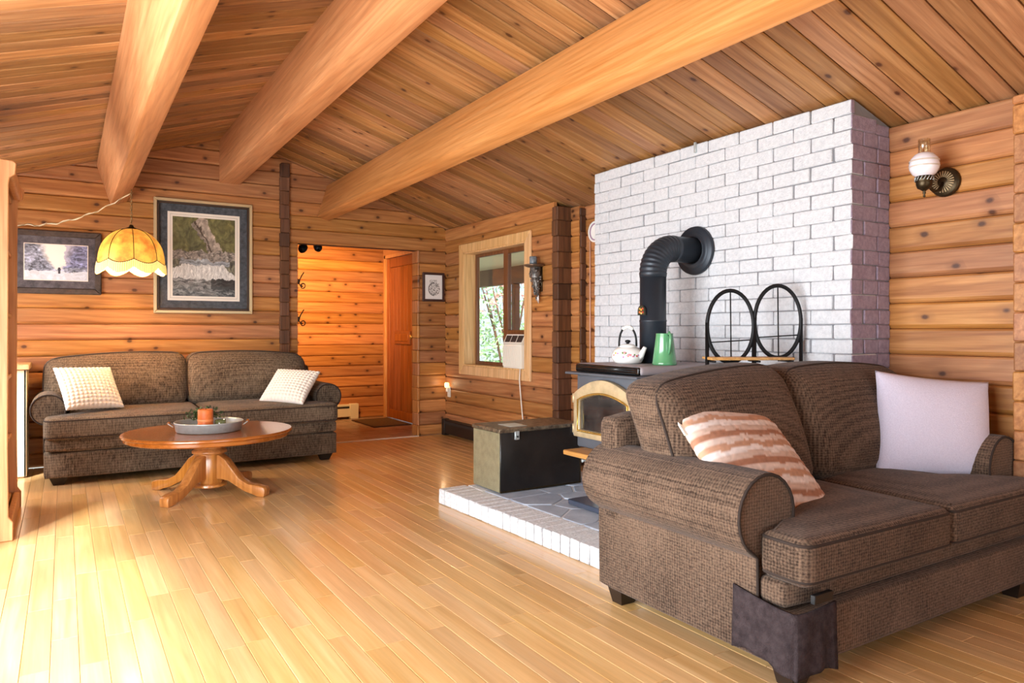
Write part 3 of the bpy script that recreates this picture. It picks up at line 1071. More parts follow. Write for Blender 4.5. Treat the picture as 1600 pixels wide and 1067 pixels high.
    # mesh y runs to the left of hd, which is +x here
nb2 = 14
for i in range(nb2):
    x0 = H0.x + 0.215 + i * 0.0735
    if x0 + 0.07 > CX0: break
    me = brick_mesh(0.0665, 0.20, HZ - 0.004, 60 + i)
    me.materials.append(hearth_white)
    add('edge_brick', me, None, hearth, (x0, 4.30 - 0.20 + random.uniform(-0.004, 0.004), 0.002))
# flagstones: irregular cells
def clip_poly(poly, n, d):
    out = []
    for i in range(len(poly)):
        a, b = poly[i], poly[(i + 1) % len(poly)]
        da, db = a.dot(n) - d, b.dot(n) - d
        if da <= 0: out.append(a)
        if da * db < 0:
            out.append(a + (b - a) * (da / (da - db)))
    return out
fx0 = lambda y: H0.x + (H1.x - H0.x) * (4.30 - y) / (4.30 - 2.47) + 0.213
region = [Vector((fx0(4.09), 4.09)), Vector((fx0(2.475), 2.475)), Vector((CX0 - 0.005, 2.475)), Vector((CX0 - 0.005, 4.09))]
rs = random.Random(5)
seeds = []
for i in range(4):
    for j in range(6):
        seeds.append(Vector((2.3 + (i + 0.5) * 0.27 + rs.uniform(-0.1, 0.1), 2.475 + (j + 0.5) * 0.27 + rs.uniform(-0.1, 0.1))))
for i, s in enumerate(seeds):
    poly = region[:]
    for j, t in enumerate(seeds):
        if i == j: continue
        nn = (t - s); dd = nn.dot((s + t) / 2)
        L_ = nn.length
        poly = clip_poly(poly, nn / L_, dd / L_ - 0.006)
        if len(poly) < 3: break
    if len(poly) < 3: continue
    pts = round_poly([(p.x, p.y) for p in poly], 0.02, 2)
    top = inset(pts, 0.004)
    hz = HZ + rs.uniform(-0.002, 0.003)
    n = len(pts)
    v = [(p[0], p[1], HZ - 0.014) for p in pts] + [(p[0], p[1], hz - 0.003) for p in pts] + [(p[0], p[1], hz) for p in top]
    f = [tuple(range(n - 1, -1, -1)), tuple(range(2 * n, 3 * n))]
    for a in (0, n):
        f += [(a + k, a + (k + 1) % n, a + n + (k + 1) % n, a + n + k) for k in range(n)]
    add('flagstone', mesh(v, f), slate, hearth)

# ================================================================== SOFAS
def make_sofa(root, W, D, fab, p):
    """root-local: x across (centre 0), y = 0 front of the base .. D back, z up"""
    hw = W / 2
    az = p['arm_z']; ar = p['arm_r']; aw = p['arm_w']            # roll centre height, radius, arm body width
    ay0, ay1 = p['arm_y0'], D - 0.02
    fz = p['foot']
    xo = hw - p['over']                                          # outer side panel
    # base
    base = add('base', rounded(xo - 0.006, (D - 0.02) / 2, (p['rail_z'] - fz) / 2, 0.022, 8), fab, root, (0, (D - 0.02) / 2, (p['rail_z'] + fz) / 2))
    add('base_core', MB().box(-xo + 0.03, xo - 0.03, 0.10, D - 0.05, p['rail_z'] - 0.03, p['base_z']).done(), fab, root)
    zr = p['rail_z']
    rail = add('front_rail', rounded(xo - 0.012, 0.06, (p['base_z'] + 0.012 - zr) / 2, 0.03, 8), fab, root, (0, p.get('rail_y', 0.045), (p['base_z'] + 0.012 + zr) / 2))
    add('piping', MB().tube([(-xo + 0.016, 0.006, zr - 0.006), (0, 0.004, zr - 0.006), (xo - 0.016, 0.006, zr - 0.006)], 0.005, 6).done(True), pipe_fab, base)
    # rolled arms
    for s in (-1, 1):
        cx = xo - ar + p['over'] 
        a0 = math.radians(-62)
        prof = []
        prof.append((xo - 0.006, fz + 0.012))
        prof.append((xo - 0.002, (az - ar) * 0.6))
        prof.append((xo, az - ar * 0.95))
        prof += arc(cx, az, ar, a0, math.radians(205), 18)
        inner = xo - aw
        prof += [(inner + 0.004, az - ar * 0.75), (inner, p['base_z']), (inner, fz + 0.012)]
        ys = [(ay0 + 0.010, 0.014), (ay0 + 0.002, 0.005), (ay0, 0.0), (ay0 + 0.03, -0.001)] + [(ay0 + (ay1 - ay0) * t, 0.0) for t in (0.3, 0.6, 0.9)] + [(ay1 - 0.004, 0.004), (ay1, 0.014)]
        # slight flare of the roll towards the front
        rings = []
        for k, (yy, ins) in enumerate(ys):
            q = inset(prof, ins) if ins else prof
            rings.append([(s * a, yy, b) for (a, b) in q])
        # front face: start from an inset panel
        rings = [[(s * a, ay0 + 0.0, b) for (a, b) in inset(prof, 0.022)]] + rings[2:]
        m = len(prof)
        v = [x for rg in rings for x in rg]
        f = []
        for i in range(len(rings) - 1):
            f += [(i * m + k, i * m + (k + 1) % m, (i + 1) * m + (k + 1) % m, (i + 1) * m + k) for k in range(m)]
        f.append(tuple(range(m))); f.append(tuple((len(rings) - 1) * m + k for k in range(m - 1, -1, -1)))
        arm = add('arm', shade_auto(mesh(v, f), 0.9), fab, root)
        pp = inset(prof, 0.006)
        add('piping', MB().tube([(s * a, ay0 - 0.002, b) for (a, b) in pp[:-2]], 0.0055, 6).done(True), pipe_fab, arm)
    # back frame
    tb = p['back_tilt']
    def lean(q, y0, z0):
        return Vector((q.x, q.y + y0 + (q.z + 0) * tb, q.z + z0))
    bh = (p['back_z'] - p['base_z']) / 2
    add('back_frame', rounded(xo + p.get('back_over', -0.03), 0.075, bh, 0.06, 10, fn=lambda q: lean(q, D - 0.10, p['base_z'] + bh)), fab, root)
    # seat cushions (T shaped: they wrap in front of the arms)
    z0, z1 = p['seat_z0'], p['seat_z1']
    yf, yb = p['seat_y0'], D - 0.26
    inner = xo - aw - 0.004
    nS = p['n_seat']
    for i in range(nS):
        xa = -inner + 2 * inner * i / nS
        xb = -inner + 2 * inner * (i + 1) / nS
        g = 0.003
        pts = [(xa + g, yb)]
        rad = [0.03]
        if i == 0:
            pts += [(xa + g, ay0 - 0.008), (-xo + 0.004, ay0 - 0.008), (-xo + 0.004, yf)]
            rad += [0.012, 0.03, 0.06]
        else:
            pts += [(xa + g, yf)]
            rad += [0.035]
        if i == nS - 1:
            pts += [(xo - 0.004, yf), (xo - 0.004, ay0 - 0.008), (xb - g, ay0 - 0.008), (xb - g, yb)]
            rad += [0.06, 0.03, 0.012, 0.03]
        else:
            pts += [(xb - g, yf), (xb - g, yb)]
            rad += [0.035, 0.03]
        ol = round_poly(pts, rad, 6)
        ctr = ((xa + xb) / 2, (yf + yb) / 2 - 0.03)
        cz = (z1 - z0)
        def sagf(q, xa=xa, xb=xb):
            # front of the cushion crowns forward a little and dips at the front edge
            t = max(0.0, min(1.0, (q.y - yf) / (yb - yf)))
            q.z += p['seat_rise'] * t
            u = (q.x - xa) / (xb - xa)
            q.y -= 0.012 * max(0, 1 - (2 * u - 1) ** 2) * (1 - t)
            return q
        # dense outline so the rim stays round
        cu = add('seat_cushion', puffy(ol, z0, z1, 0.04, p['seat_puff'], 6, 5, fn=sagf, ctr=ctr), fab, root)
        pb = MB()
        for zz in (z0 + 0.022, z1 - 0.022):
            pb.tube([tuple(sagf(Vector((a, b, zz)))) for (a, b) in inset(ol, 0.006)], 0.0055, 6, closed=True)
        add('piping', pb.done(True), pipe_fab, cu)
    # back cushions
    nB = p['n_back']
    for i in range(nB):
        e0, e1 = p['cush_x'][i]
        wb_ = e1 - e0
        cx = (e0 + e1) / 2
        h2 = (p['cush_z'] - (z1 - 0.01)) / 2
        sk = p['cush_skew'][i]
        def bf(q, cx=cx, h2=h2, sk=sk, wb_=wb_):
            fx = q.x / (wb_ / 2)
            fz_ = q.z / h2
            q = q.copy()
            q.z += (sk[0] * fx + sk[1] * (1 - fx * fx) - 0.02) * max(0, fz_)
            q.y += p['cush_tilt'] * (q.z + h2) - 0.02 * (1 - fz_ * fz_)
            q.x *= 1 + 0.02 * (1 - fz_ * fz_)
            q.x += p.get('cush_lean', 0) * (q.z + h2)
            return q
        th = p['cush_t'] / 2
        me = rounded(wb_ / 2 - 0.003, th, h2, min(0.085, th * 0.95), 16, (0.0, 0.035, 0.0), fn=bf)
        bc = add('back_cushion', me, fab, root, (cx, p['cush_y'], z1 - 0.012 + h2))
        # piping around the front rim
        ol = round_poly([(-wb_ / 2 + 0.008, -h2 + 0.02), (wb_ / 2 - 0.008, -h2 + 0.02), (wb_ / 2 - 0.008, h2 - 0.006), (-wb_ / 2 + 0.008, h2 - 0.006)], 0.11, 6)
        dense = []
        for a in range(len(ol)):
            p0, p1 = Vector(ol[a]), Vector(ol[(a + 1) % len(ol)])
            nn = max(1, int((p1 - p0).length / 0.05))
            for b in range(nn):
                dense.append(p0 + (p1 - p0) * (b / nn))
        ring = [tuple(bf(Vector((d.x, -th * 0.60, d.y)))) for d in dense]
        add('piping', MB().tube(ring, 0.0055, 6, closed=True).done(True), pipe_fab, bc)
    # feet
    for sx in (-1, 1):
        for yy in (0.03, D - 0.11):
            bx = xo - 0.10
            me = MB().put([(sx * (bx - 0.035), yy + 0.012, 0), (sx * (bx + 0.035), yy + 0.012, 0), (sx * (bx + 0.035), yy + 0.07, 0), (sx * (bx - 0.035), yy + 0.07, 0),
                           (sx * (bx - 0.06), yy - 0.012, fz + 0.012), (sx * (bx + 0.06), yy - 0.012, fz + 0.012), (sx * (bx + 0.06), yy + 0.08, fz + 0.012), (sx * (bx - 0.06), yy + 0.08, fz + 0.012)],
                          [(0, 3, 2, 1), (4, 5, 6, 7), (0, 1, 5, 4), (1, 2, 6, 5), (2, 3, 7, 6), (3, 0, 4, 7)]).done()
            add('foot', me, foot_wood, root)

sofa = thing('sofa', 'long brown chenille rolled-arm sofa against the back wall', 'sofa', (0.962, 6.24, 0))
make_sofa(sofa, 2.36, 0.90, sofa_fab, dict(arm_z=0.545, arm_r=0.118, arm_w=0.16, arm_y0=0.16, over=0.085, foot=0.05, base_z=0.335, rail_z=0.245,
          back_tilt=0.12, back_z=0.82, seat_z0=0.335, seat_z1=0.50, seat_y0=-0.05, seat_rise=0.02, seat_puff=0.018, n_seat=2, n_back=2, cush_x=[(-1.10, -0.055), (-0.05, 0.97)],
          cush_z=0.95, cush_t=0.24, cush_y=0.62, cush_tilt=0.22, cush_skew=[(0.02, 0.03), (-0.012, 0.03)]))

love = thing('loveseat', 'brown waffle-weave loveseat with rolled arms in front of the chimney', 'loveseat', (2.74, 1.44, 0))
make_sofa(love, 1.86, 0.965, love_fab, dict(arm_z=0.535, arm_r=0.140, arm_w=0.25, arm_y0=0.13, over=0.088, foot=0.075, base_z=0.345, rail_z=0.26,
          back_tilt=0.05, back_z=0.80, seat_z0=0.345, seat_z1=0.50, seat_y0=-0.055, seat_rise=0.015, seat_puff=0.022, n_seat=2, n_back=2, cush_x=[(-0.79, -0.03), (-0.025, 0.84)], cush_lean=-0.15, rail_y=0.078, back_over=0.01,
          cush_z=0.985, cush_t=0.27, cush_y=0.58, cush_tilt=0.27, cush_skew=[(0.035, 0.02), (-0.005, 0.03)]))

# ================================================================== CUSHIONS
def pillow_mesh(w, h, t, n=36, bump=None, pinch=0.05):
    v, f = [], []
    idx = {}
    for s in (1, -1):
        for j in range(n + 1):
            for i in range(n + 1):
                u, q = 2 * i / n - 1, 2 * j / n - 1
                edge = (i in (0, n)) or (j in (0, n))
                if s == -1 and edge:
                    idx[(s, i, j)] = idx[(1, i, j)]
                    continue
                x = u * (1 - pinch * (1 - q * q)) * w / 2
                z = q * (1 - pinch * (1 - u * u)) * h / 2
                k = max(0, (1 - abs(u) ** 2.4)) ** 0.55 * max(0, (1 - abs(q) ** 2.4)) ** 0.55
                y = -s * t / 2 * k
                if bump and not edge:
                    y -= s * bump(u, q) 
                idx[(s, i, j)] = len(v)
                v.append((x, y, z))
    for s in (1, -1):
        for j in range(n):
            for i in range(n):
                a = (idx[(s, i, j)], idx[(s, i + 1, j)], idx[(s, i + 1, j + 1)], idx[(s, i, j + 1)])
                f.append(a if s == 1 else a[::-1])
    return mesh(v, f, True)
bob = lambda u, q: 0.011 * abs(math.sin((u + 1) * PI * 6.5) * math.sin((q + 1) * PI * 6.5)) ** 0.7
def place(o, c, right, up):
    """orient a pillow: local x -> right, local z -> up"""
    r = Vector(right).normalized()
    u = Vector(up); u = (u - r * u.dot(r)).normalized()
    y = u.cross(r)
    m = Matrix((r, y, u)).transposed().to_4x4()
    m.translation = Vector(c)
    o.matrix_world = m
p1 = tag(add('throw_pillow', pillow_mesh(0.42, 0.40, 0.13, 78, bob), bobble), 'ivory bobble-knit pillow beside the cream cabinet end of the long sofa', 'pillow', 'ivory bobble pillows on the long sofa')
place(p1, (0.165, 6.47, 0.695), (0.93, 0.36, -0.03), (-0.24, 0.58, 0.74))
p2 = tag(add('throw_pillow', p1.data, None), 'ivory bobble-knit pillow at the hall doorway end of the long sofa', 'pillow', 'ivory bobble pillows on the long sofa')
place(p2, (1.70, 6.47, 0.645), (0.72, -0.69, -0.04), (0.42, 0.36, 0.48))
p3 = tag(add('throw_pillow', pillow_mesh(0.53, 0.47, 0.20, 40), lilac), 'plain lilac linen pillow leaning on the loveseat back', 'pillow')
place(p3, (3.335, 1.775, 0.70), (0.85, -0.50, -0.10), (0.10, 0.16, 0.97))
p4me = pillow_mesh(0.52, 0.53, 0.14, 60, lambda u, q: 0.0035 * abs(math.sin(q * 26)))
at = p4me.color_attributes.new('print', 'FLOAT_COLOR', 'POINT')
cols = []
for vv in p4me.vertices:
    t = (vv.co.z / 0.50 + 0.5) * 19 + 0.5 * nz(vv.co.x, vv.co.z, 9)
    kk = int(t) % 5
    c = [(182, 140, 114), (208, 190, 180), (160, 114, 90), (196, 172, 158), (218, 208, 204)][kk]
    j = 1 + 0.12 * nz(vv.co.x, vv.co.z, 60)
    cols += list(lin([max(0, min(255, x * j)) for x in c]))
at.data.foreach_set('color', cols)
p4 = tag(add('throw_pillow', p4me, woven_print), 'rust and cream striped woven pillow reclining on the loveseat', 'pillow')
place(p4, (2.19, 1.83, 0.655), (0.97, -0.02, -0.06), (-0.16, 0.62, 0.62))
add('care_tag', bbox_mesh(-0.262, -0.248, -0.004, 0.004, 0.12, 0.2, 0.001, 1), white_plastic, p4)

# towel over the loveseat's front corner, and the black tag
tw = MB()
lx, ly = 2.74 - 0.93 + 0.105, 1.44
path = []
for i in range(11):
    path.append((lx - 0.012, ly + 0.215 - 0.195 * i / 10))
for i in range(1, 6):
    a = PI + PI / 2 * i / 6
    path.append((lx + 0.008 + 0.02 * math.cos(a), ly + 0.008 + 0.02 * math.sin(a)))
for i in range(1, 10):
    path.append((lx + 0.012 + 0.16 * i / 9, ly - 0.014))
nn = len(path)
v, f = [], []
NZ = 14
for off in (0.0, 0.008):
    for i, (a, b) in enumerate(path):
        s = i / (nn - 1)
        nx_, ny_ = (-1, 0) if i < 11 else ((-0.7, -0.7) if i < 16 else (0, -1))
        ztop = 0.30 - 0.02 * math.sin(s * PI) - 0.02 * s
        zbot = 0.095 - 0.035 * s + 0.012 * math.sin(s * 9)
        for j in range(NZ + 1):
            t = j / NZ
            w = 0.006 * math.sin(i * 1.3 + t * 2) * t + 0.004 + 0.004
            v.append((a + nx_ * (w + off) , b + ny_ * (w + off), ztop + (zbot - ztop) * t))
st = nn * (NZ + 1)
for o_ in (0, st):
    for i in range(nn - 1):
        for j in range(NZ):
            a = o_ + i * (NZ + 1) + j
            f.append((a, a + 1, a + NZ + 2, a + NZ + 1))
for i in range(nn - 1):
    for j in (0, NZ):
        a = i * (NZ + 1) + j
        f.append((a, a + NZ + 1, a + NZ + 1 + st, a + st))
for j in range(NZ):
    for i in (0, nn - 1):
        a = i * (NZ + 1) + j
        f.append((a, a + 1, a + 1 + st, a + st))
tag(add('towel', mesh(v, f, True), towel_m), 'charcoal terry towel hung around the loveseat front corner', 'towel')
add('brand_tag', bbox_mesh(-0.765, -0.672, -0.032, -0.015, 0.288, 0.318, 0.002, 1), tag_black, love)

# ================================================================== COFFEE TABLE
tbl = thing('coffee_table', 'oval oak pedestal coffee table with four curved feet', 'table', (0.87, 5.44, 0))
TZ = 0.44
a_, b_ = 0.56, 0.52
prof = [(0.90, TZ - 0.055), (0.945, TZ - 0.053), (0.965, TZ - 0.045), (0.968, TZ - 0.026), (0.985, TZ - 0.022), (1.0, TZ - 0.016), (0.998, TZ - 0.006), (0.985, TZ), (0.93, TZ)]
n = 72
v = []
for (s, z) in prof:
    v += [(a_ * s * math.cos(2 * PI * k / n), b_ * s * math.sin(2 * PI * k / n), z) for k in range(n)]
f = []
for i in range(len(prof) - 1):
    f += [(i * n + k, i * n + (k + 1) % n, (i + 1) * n + (k + 1) % n, (i + 1) * n + k) for k in range(n)]
f.append(tuple(range(n - 1, -1, -1))); f.append(tuple((len(prof) - 1) * n + k for k in range(n)))
add('tabletop', shade_auto(mesh(v, f), 0.5), oak, tbl)
add('column_turning', MB().lathe([(0.10, TZ - 0.056), (0.115, TZ - 0.066), (0.115, TZ - 0.082), (0.092, TZ - 0.098), (0.085, TZ - 0.115), (0.10, TZ - 0.13), (0.118, TZ - 0.142), (0.116, TZ - 0.156), (0.09, TZ - 0.162)], 32).done(True), oak_z, tbl)
add('column', bevel_mesh(MB().lathe([(0.098, 0.075), (0.098, TZ - 0.16)], 8).done(), 0.004, 1), oak_z, tbl)
add('column_base', shade_auto(MB().lathe([(0.06, 0.042), (0.10, 0.045), (0.118, 0.055), (0.116, 0.068), (0.09, 0.076)], 32).done()), oak_z, tbl)
legp = [(0.07, 0.275), (0.10, 0.272), (0.15, 0.24), (0.20, 0.18), (0.26, 0.115), (0.33, 0.082), (0.40, 0.078), (0.448, 0.066), (0.458, 0.045), (0.452, 0.0),
        (0.40, 0.0), (0.36, 0.014), (0.30, 0.030), (0.23, 0.066), (0.17, 0.098), (0.12, 0.105), (0.07, 0.105)]
legm = bevel_mesh(MB().prism(legp, -0.035, 0.035, 'xz').done(), 0.008, 2)
for k in range(4):
    add('leg', legm, oak_z, tbl, (0, 0, 0), (0, 0, math.radians(45 + 90 * k - 1.0)))

tray = thing('serving_tray', 'round galvanised tray with wooden grips on the coffee table', 'tray', (0.86, 5.40, TZ))
add('dish', MB().lathe([(0.0, 0.001), (0.195, 0.001), (0.212, 0.006), (0.222, 0.062), (0.227, 0.066), (0.222, 0.070), (0.217, 0.064), (0.206, 0.010), (0.19, 0.006), (0.0, 0.006)], 48, cap=False).done(True), steel, tray)
for s in (-1, 1):
    d = Vector((s * 0.97, -s * 0.22, 0))
    c = d * 0.225
    t = Vector((-d.y, d.x, 0))
    hnd = add('handle_bracket', MB().tube([c - t * 0.05 + Vector((0, 0, 0.04)), c - t * 0.05 + d * 0.03 + Vector((0, 0, 0.062)), c + t * 0.05 + d * 0.03 + Vector((0, 0, 0.062)), c + t * 0.05 + Vector((0, 0, 0.04))], 0.004, 6).done(True), steel, tray)
    add('grip', MB().tube([c - t * 0.045 + d * 0.03 + Vector((0, 0, 0.062)), c - t * 0.02 + d * 0.031 + Vector((0, 0, 0.062)), c + t * 0.02 + d * 0.031 + Vector((0, 0, 0.062)), c + t * 0.045 + d * 0.03 + Vector((0, 0, 0.062))], [0.008, 0.012, 0.012, 0.008], 8).done(True), oak, hnd)
cnd = thing('pillar_candle', 'orange pillar candle in the tray', 'candle', (0.832, 5.37, TZ + 0.006))
add('wax', MB().lathe([(0.047, 0), (0.05, 0.004), (0.05, 0.062), (0.048, 0.066), (0.05, 0.07), (0.05, 0.142), (0.046, 0.148), (0.04, 0.144), (0.0, 0.14)], 28, cap=False).done(True), candle_m, cnd)
add('band', MB().lathe([(0.0505, 0.064), (0.052, 0.068), (0.052, 0.076), (0.0505, 0.08)], 28, cap=False).done(True), label_red, cnd)
add('wick', MB().tube([(0, 0, 0.138), (0.002, 0, 0.156)], 0.0015, 5).done(), tag_black, cnd)
pl = thing('small_plant', 'small leafy green sprig behind the orange candle', 'plant', (0.845, 5.50, TZ + 0.006))
add('pot', MB().lathe([(0.03, 0), (0.036, 0.05), (0.034, 0.05), (0.0, 0.046)], 18, cap=False).done(True), bronze, pl)
lm = MB()
rp = random.Random(3)
for i in range(260):
    a, e = rp.uniform(0, 2 * PI), rp.uniform(-0.1, 1.3)
    rr = rp.uniform(0.03, 0.12)
    p = Vector((rr * math.cos(a) * math.cos(e) * 1.25, rr * math.sin(a) * math.cos(e), 0.075 + rr * math.sin(e) * 0.7))
    d1 = Vector((rp.uniform(-1, 1), rp.uniform(-1, 1), rp.uniform(-0.4, 1))).normalized() * 0.014
    d2 = d1.orthogonal().normalized() * 0.008
    lm.put([p - d1, p + d2, p + d1, p - d2], [(0, 1, 2, 3)])
o = add('leaves', lm.done(), leaf_g, pl); o['kind'] = 'stuff'
tag(add('votive_glass', MB().lathe([(0.026, 0), (0.034, 0.006), (0.037, 0.03), (0.036, 0.068), (0.033, 0.07), (0.031, 0.06), (0.0, 0.03)], 24, cap=False).done(True), glass_green, loc=(0.93, 5.37, TZ + 0.006)), 'dark green glass votive right of the candle', 'candle holder')

# ================================================================== PENDANT LAMP
LX, LY = 0.452, 6.43
lamp = thing('pendant_lamp', 'amber scalloped dome pendant lamp with fringe', 'lamp', (LX, LY, 1.60))
amber = bpy.data.materials.new('amber_shade')
amber.use_nodes = True
nt = amber.node_tree
bs = nt.nodes['Principled BSDF']
n1 = N(nt, 'ShaderNodeTexNoise', Scale=9.0, Detail=5.0, Roughness=0.6)
nt.links.new(coords(nt, (1, 1, 1), False), n1.inputs['Vector'])
rr_ = ramp(nt, [(0.35, lin((206, 122, 46))), (0.6, lin((240, 184, 74)))])
nt.links.new(n1.outputs['Fac'], rr_.inputs['Fac'])
nt.links.new(rr_.outputs['Color'], bs.inputs['Base Color'])
bs.inputs['Roughness'].default_value = 0.5
nt.links.new(rr_.outputs['Color'], bs.inputs['Emission Color'])
bs.inputs['Emission Strength'].default_value = 0.65
fringe_m = plain('cream_fringe', (250, 226, 150), rough=0.9, emit=(252, 214, 120), estr=0.55)
NS, R0, HD = 8, 0.232, 0.255
def dome(u, t):
    """u 0..1 around, t 0 top .. 1 rim"""
    seg = (u * NS) % 1.0
    a = 2 * PI * u
    r = R0 * math.sin(t * PI / 2 * 0.98 + 0.03) ** 0.9
    bulge = 1 + 0.05 * math.sin(seg * PI) * math.sin(t * PI * 0.5)
    z = 0.085 + HD * math.cos(t * PI / 2 * 0.98 + 0.03)
    z -= 0.03 * math.sin(seg * PI) * max(0, t - 0.75) / 0.25
    return Vector((r * bulge * math.cos(a), r * bulge * math.sin(a), z))
per = 10
for s in range(NS):
    v, f = [], []
    for j in range(15):
        for i in range(per + 1):
            v.append(dome((s + i / per * 0.9999) / NS, 0.06 + 0.94 * j / 14))
    for j in range(14):
        for i in range(per):
            a = j * (per + 1) + i
            f.append((a, a + 1, a + per + 2, a + per + 1))
    panel = add('shade_panel', mesh(v, f, True), amber, lamp)
    add('panel_rib', MB().tube([dome(s / NS + 1e-5, 0.06 + 0.94 * j / 14) * 1.004 for j in range(15)], 0.0028, 6).done(True), bronze, panel)
    add('rim_braid', MB().tube([dome((s + i / per * 0.9999) / NS, 1.0) * 1.004 for i in range(per + 1)], 0.004, 6).done(True), bronze, panel)
    # fringe: scalloped row of threads
    v, f = [], []
    q = 26
    for i in range(q + 1):
        u = (s + i / q * 0.9999) / NS
        b = dome(u, 1.0)
        sc = math.sin((i / q) * PI)
        fl = 0.060 + 0.016 * sc
        rad = Vector((b.x, b.y, 0)).normalized()
        wob = 0.003 * (i % 2)
        v += [b + rad * (0.002 + wob), b + rad * (0.008 + wob) + Vector((0, 0, -fl * 0.5)), b + rad * (0.010 + wob) + Vector((0, 0, -fl))]
    for i in range(q):
        for j in range(2):
            a = i * 3 + j
            f.append((a, a + 3, a + 4, a + 1))
    add('fringe', mesh(v, f), fringe_m, panel)
add('finial_cap', MB().lathe([(0.045, 0.335), (0.04, 0.345), (0.02, 0.352), (0.012, 0.37), (0.0, 0.372)], 20, cap=False).done(True), bronze, lamp)
bulb = add('bulb', MB().lathe([(0.0, 0.12), (0.02, 0.125), (0.032, 0.15), (0.03, 0.175), (0.016, 0.205), (0.014, 0.24), (0.0, 0.24)], 16, cap=False).done(True), plain('lit_bulb', (255, 230, 180), emit=(255, 206, 130), estr=8.0), lamp)
chn = MB()
zc = 0.372
top = 2.235 - 1.60
k = 0
while zc < top - 0.012:
    pts = []
    for i in range(10):
        a = 2 * PI * i / 10
        w = (0.007 * math.cos(a), 0.0, 0.015 * math.sin(a)) if k % 2 else (0.0, 0.007 * math.cos(a), 0.015 * math.sin(a))
        pts.append((w[0], w[1], zc + 0.012 + w[2]))
    chn.tube(pts, 0.003, 5, closed=True)
    zc += 0.023
    k += 1
add('chain', chn.done(True), chain_m, lamp)
cp = [(0.004, 0, 0.37), (0.008, 0.004, 0.5), (0.004, 0, 0.628), (-0.04, 0.02, 0.60), (-0.10, 0.06, 0.555)]
pts = []
A = Vector((0.0, 0.0, 0.625)); B = Vector((-0.85, 0.66, 0.40))
for i in range(31):
    t = i / 30
    p = A.lerp(B, t)
    p.z += -0.32 * t * (1 - t) - 0.02 * math.sin(t * PI)
    p.z += 0.008 * math.sin(t * 40) * min(1, t * 3)
    p.x += 0.004 * math.sin(t * 55)
    pts.append(p)
add('cord', MB().tube(pts, 0.0048, 6).done(True), rope, lamp)
pts2 = [p + Vector((0.002, -0.006, 0.007 * math.sin(i * 1.1))) for i, p in enumerate(pts)]
add('swag_chain', MB().tube(pts2, 0.003, 5).done(True), chain_m, lamp)
add('hook', MB().tube([(0, 0, top + 0.016), (0, 0, top), (0.012, 0, top - 0.012), (0.0, 0, top - 0.024), (-0.012, 0, top - 0.012)], 0.003, 6).done(True), chain_m, lamp)
ld = bpy.data.lights.new('pendant_glow', 'POINT')
ld.energy = 60; ld.color = (1.0, 0.66, 0.30); ld.shadow_soft_size = 0.05
lo = bpy.data.objects.new('pendant_glow', ld); lo.location = (0, 0, 0.14); lo.parent = lamp
COL.objects.link(lo)

# ================================================================== PICTURES
def frame_bars(root, w, h, fw, dep, mat, name='frame_bar', y0=0.0, bev=0.004):
    hw, hh = w / 2, h / 2
    for o_ in ([(-hw, -hh), (hw, -hh), (hw - fw, -hh + fw), (-hw + fw, -hh + fw)], [(-hw, hh), (hw, hh), (hw - fw, hh - fw), (-hw + fw, hh - fw)],
               [(-hw, -hh), (-hw + fw, -hh + fw), (-hw + fw, hh - fw), (-hw, hh)], [(hw, -hh), (hw - fw, -hh + fw), (hw - fw, hh - fw), (hw, hh)]):
        add(name, bevel_mesh(MB().prism(o_, y0 - dep, y0, 'xz').done(), bev, 1), mat, root)
blue_mat = plain('mottled_blue_grey_mat', (84, 90, 98), rough=0.8, col2=(52, 56, 62), vscale=28)
dark_frame = plain('dark_walnut_frame', (60, 42, 30), rough=0.4)
champagne = plain('champagne_gold', (206, 186, 146), rough=0.35, metal=0.5)
cream_mat = plain('cream_mat', (236, 228, 216), rough=0.8)
slate_mat = plain('marbled_slate_mat', (104, 98, 104), rough=0.7, col2=(62, 58, 64), vscale=20)
weather_frame = plain('weathered_frame', (88, 74, 66), rough=0.7, col2=(58, 46, 40), vscale=14, bump=0.6)

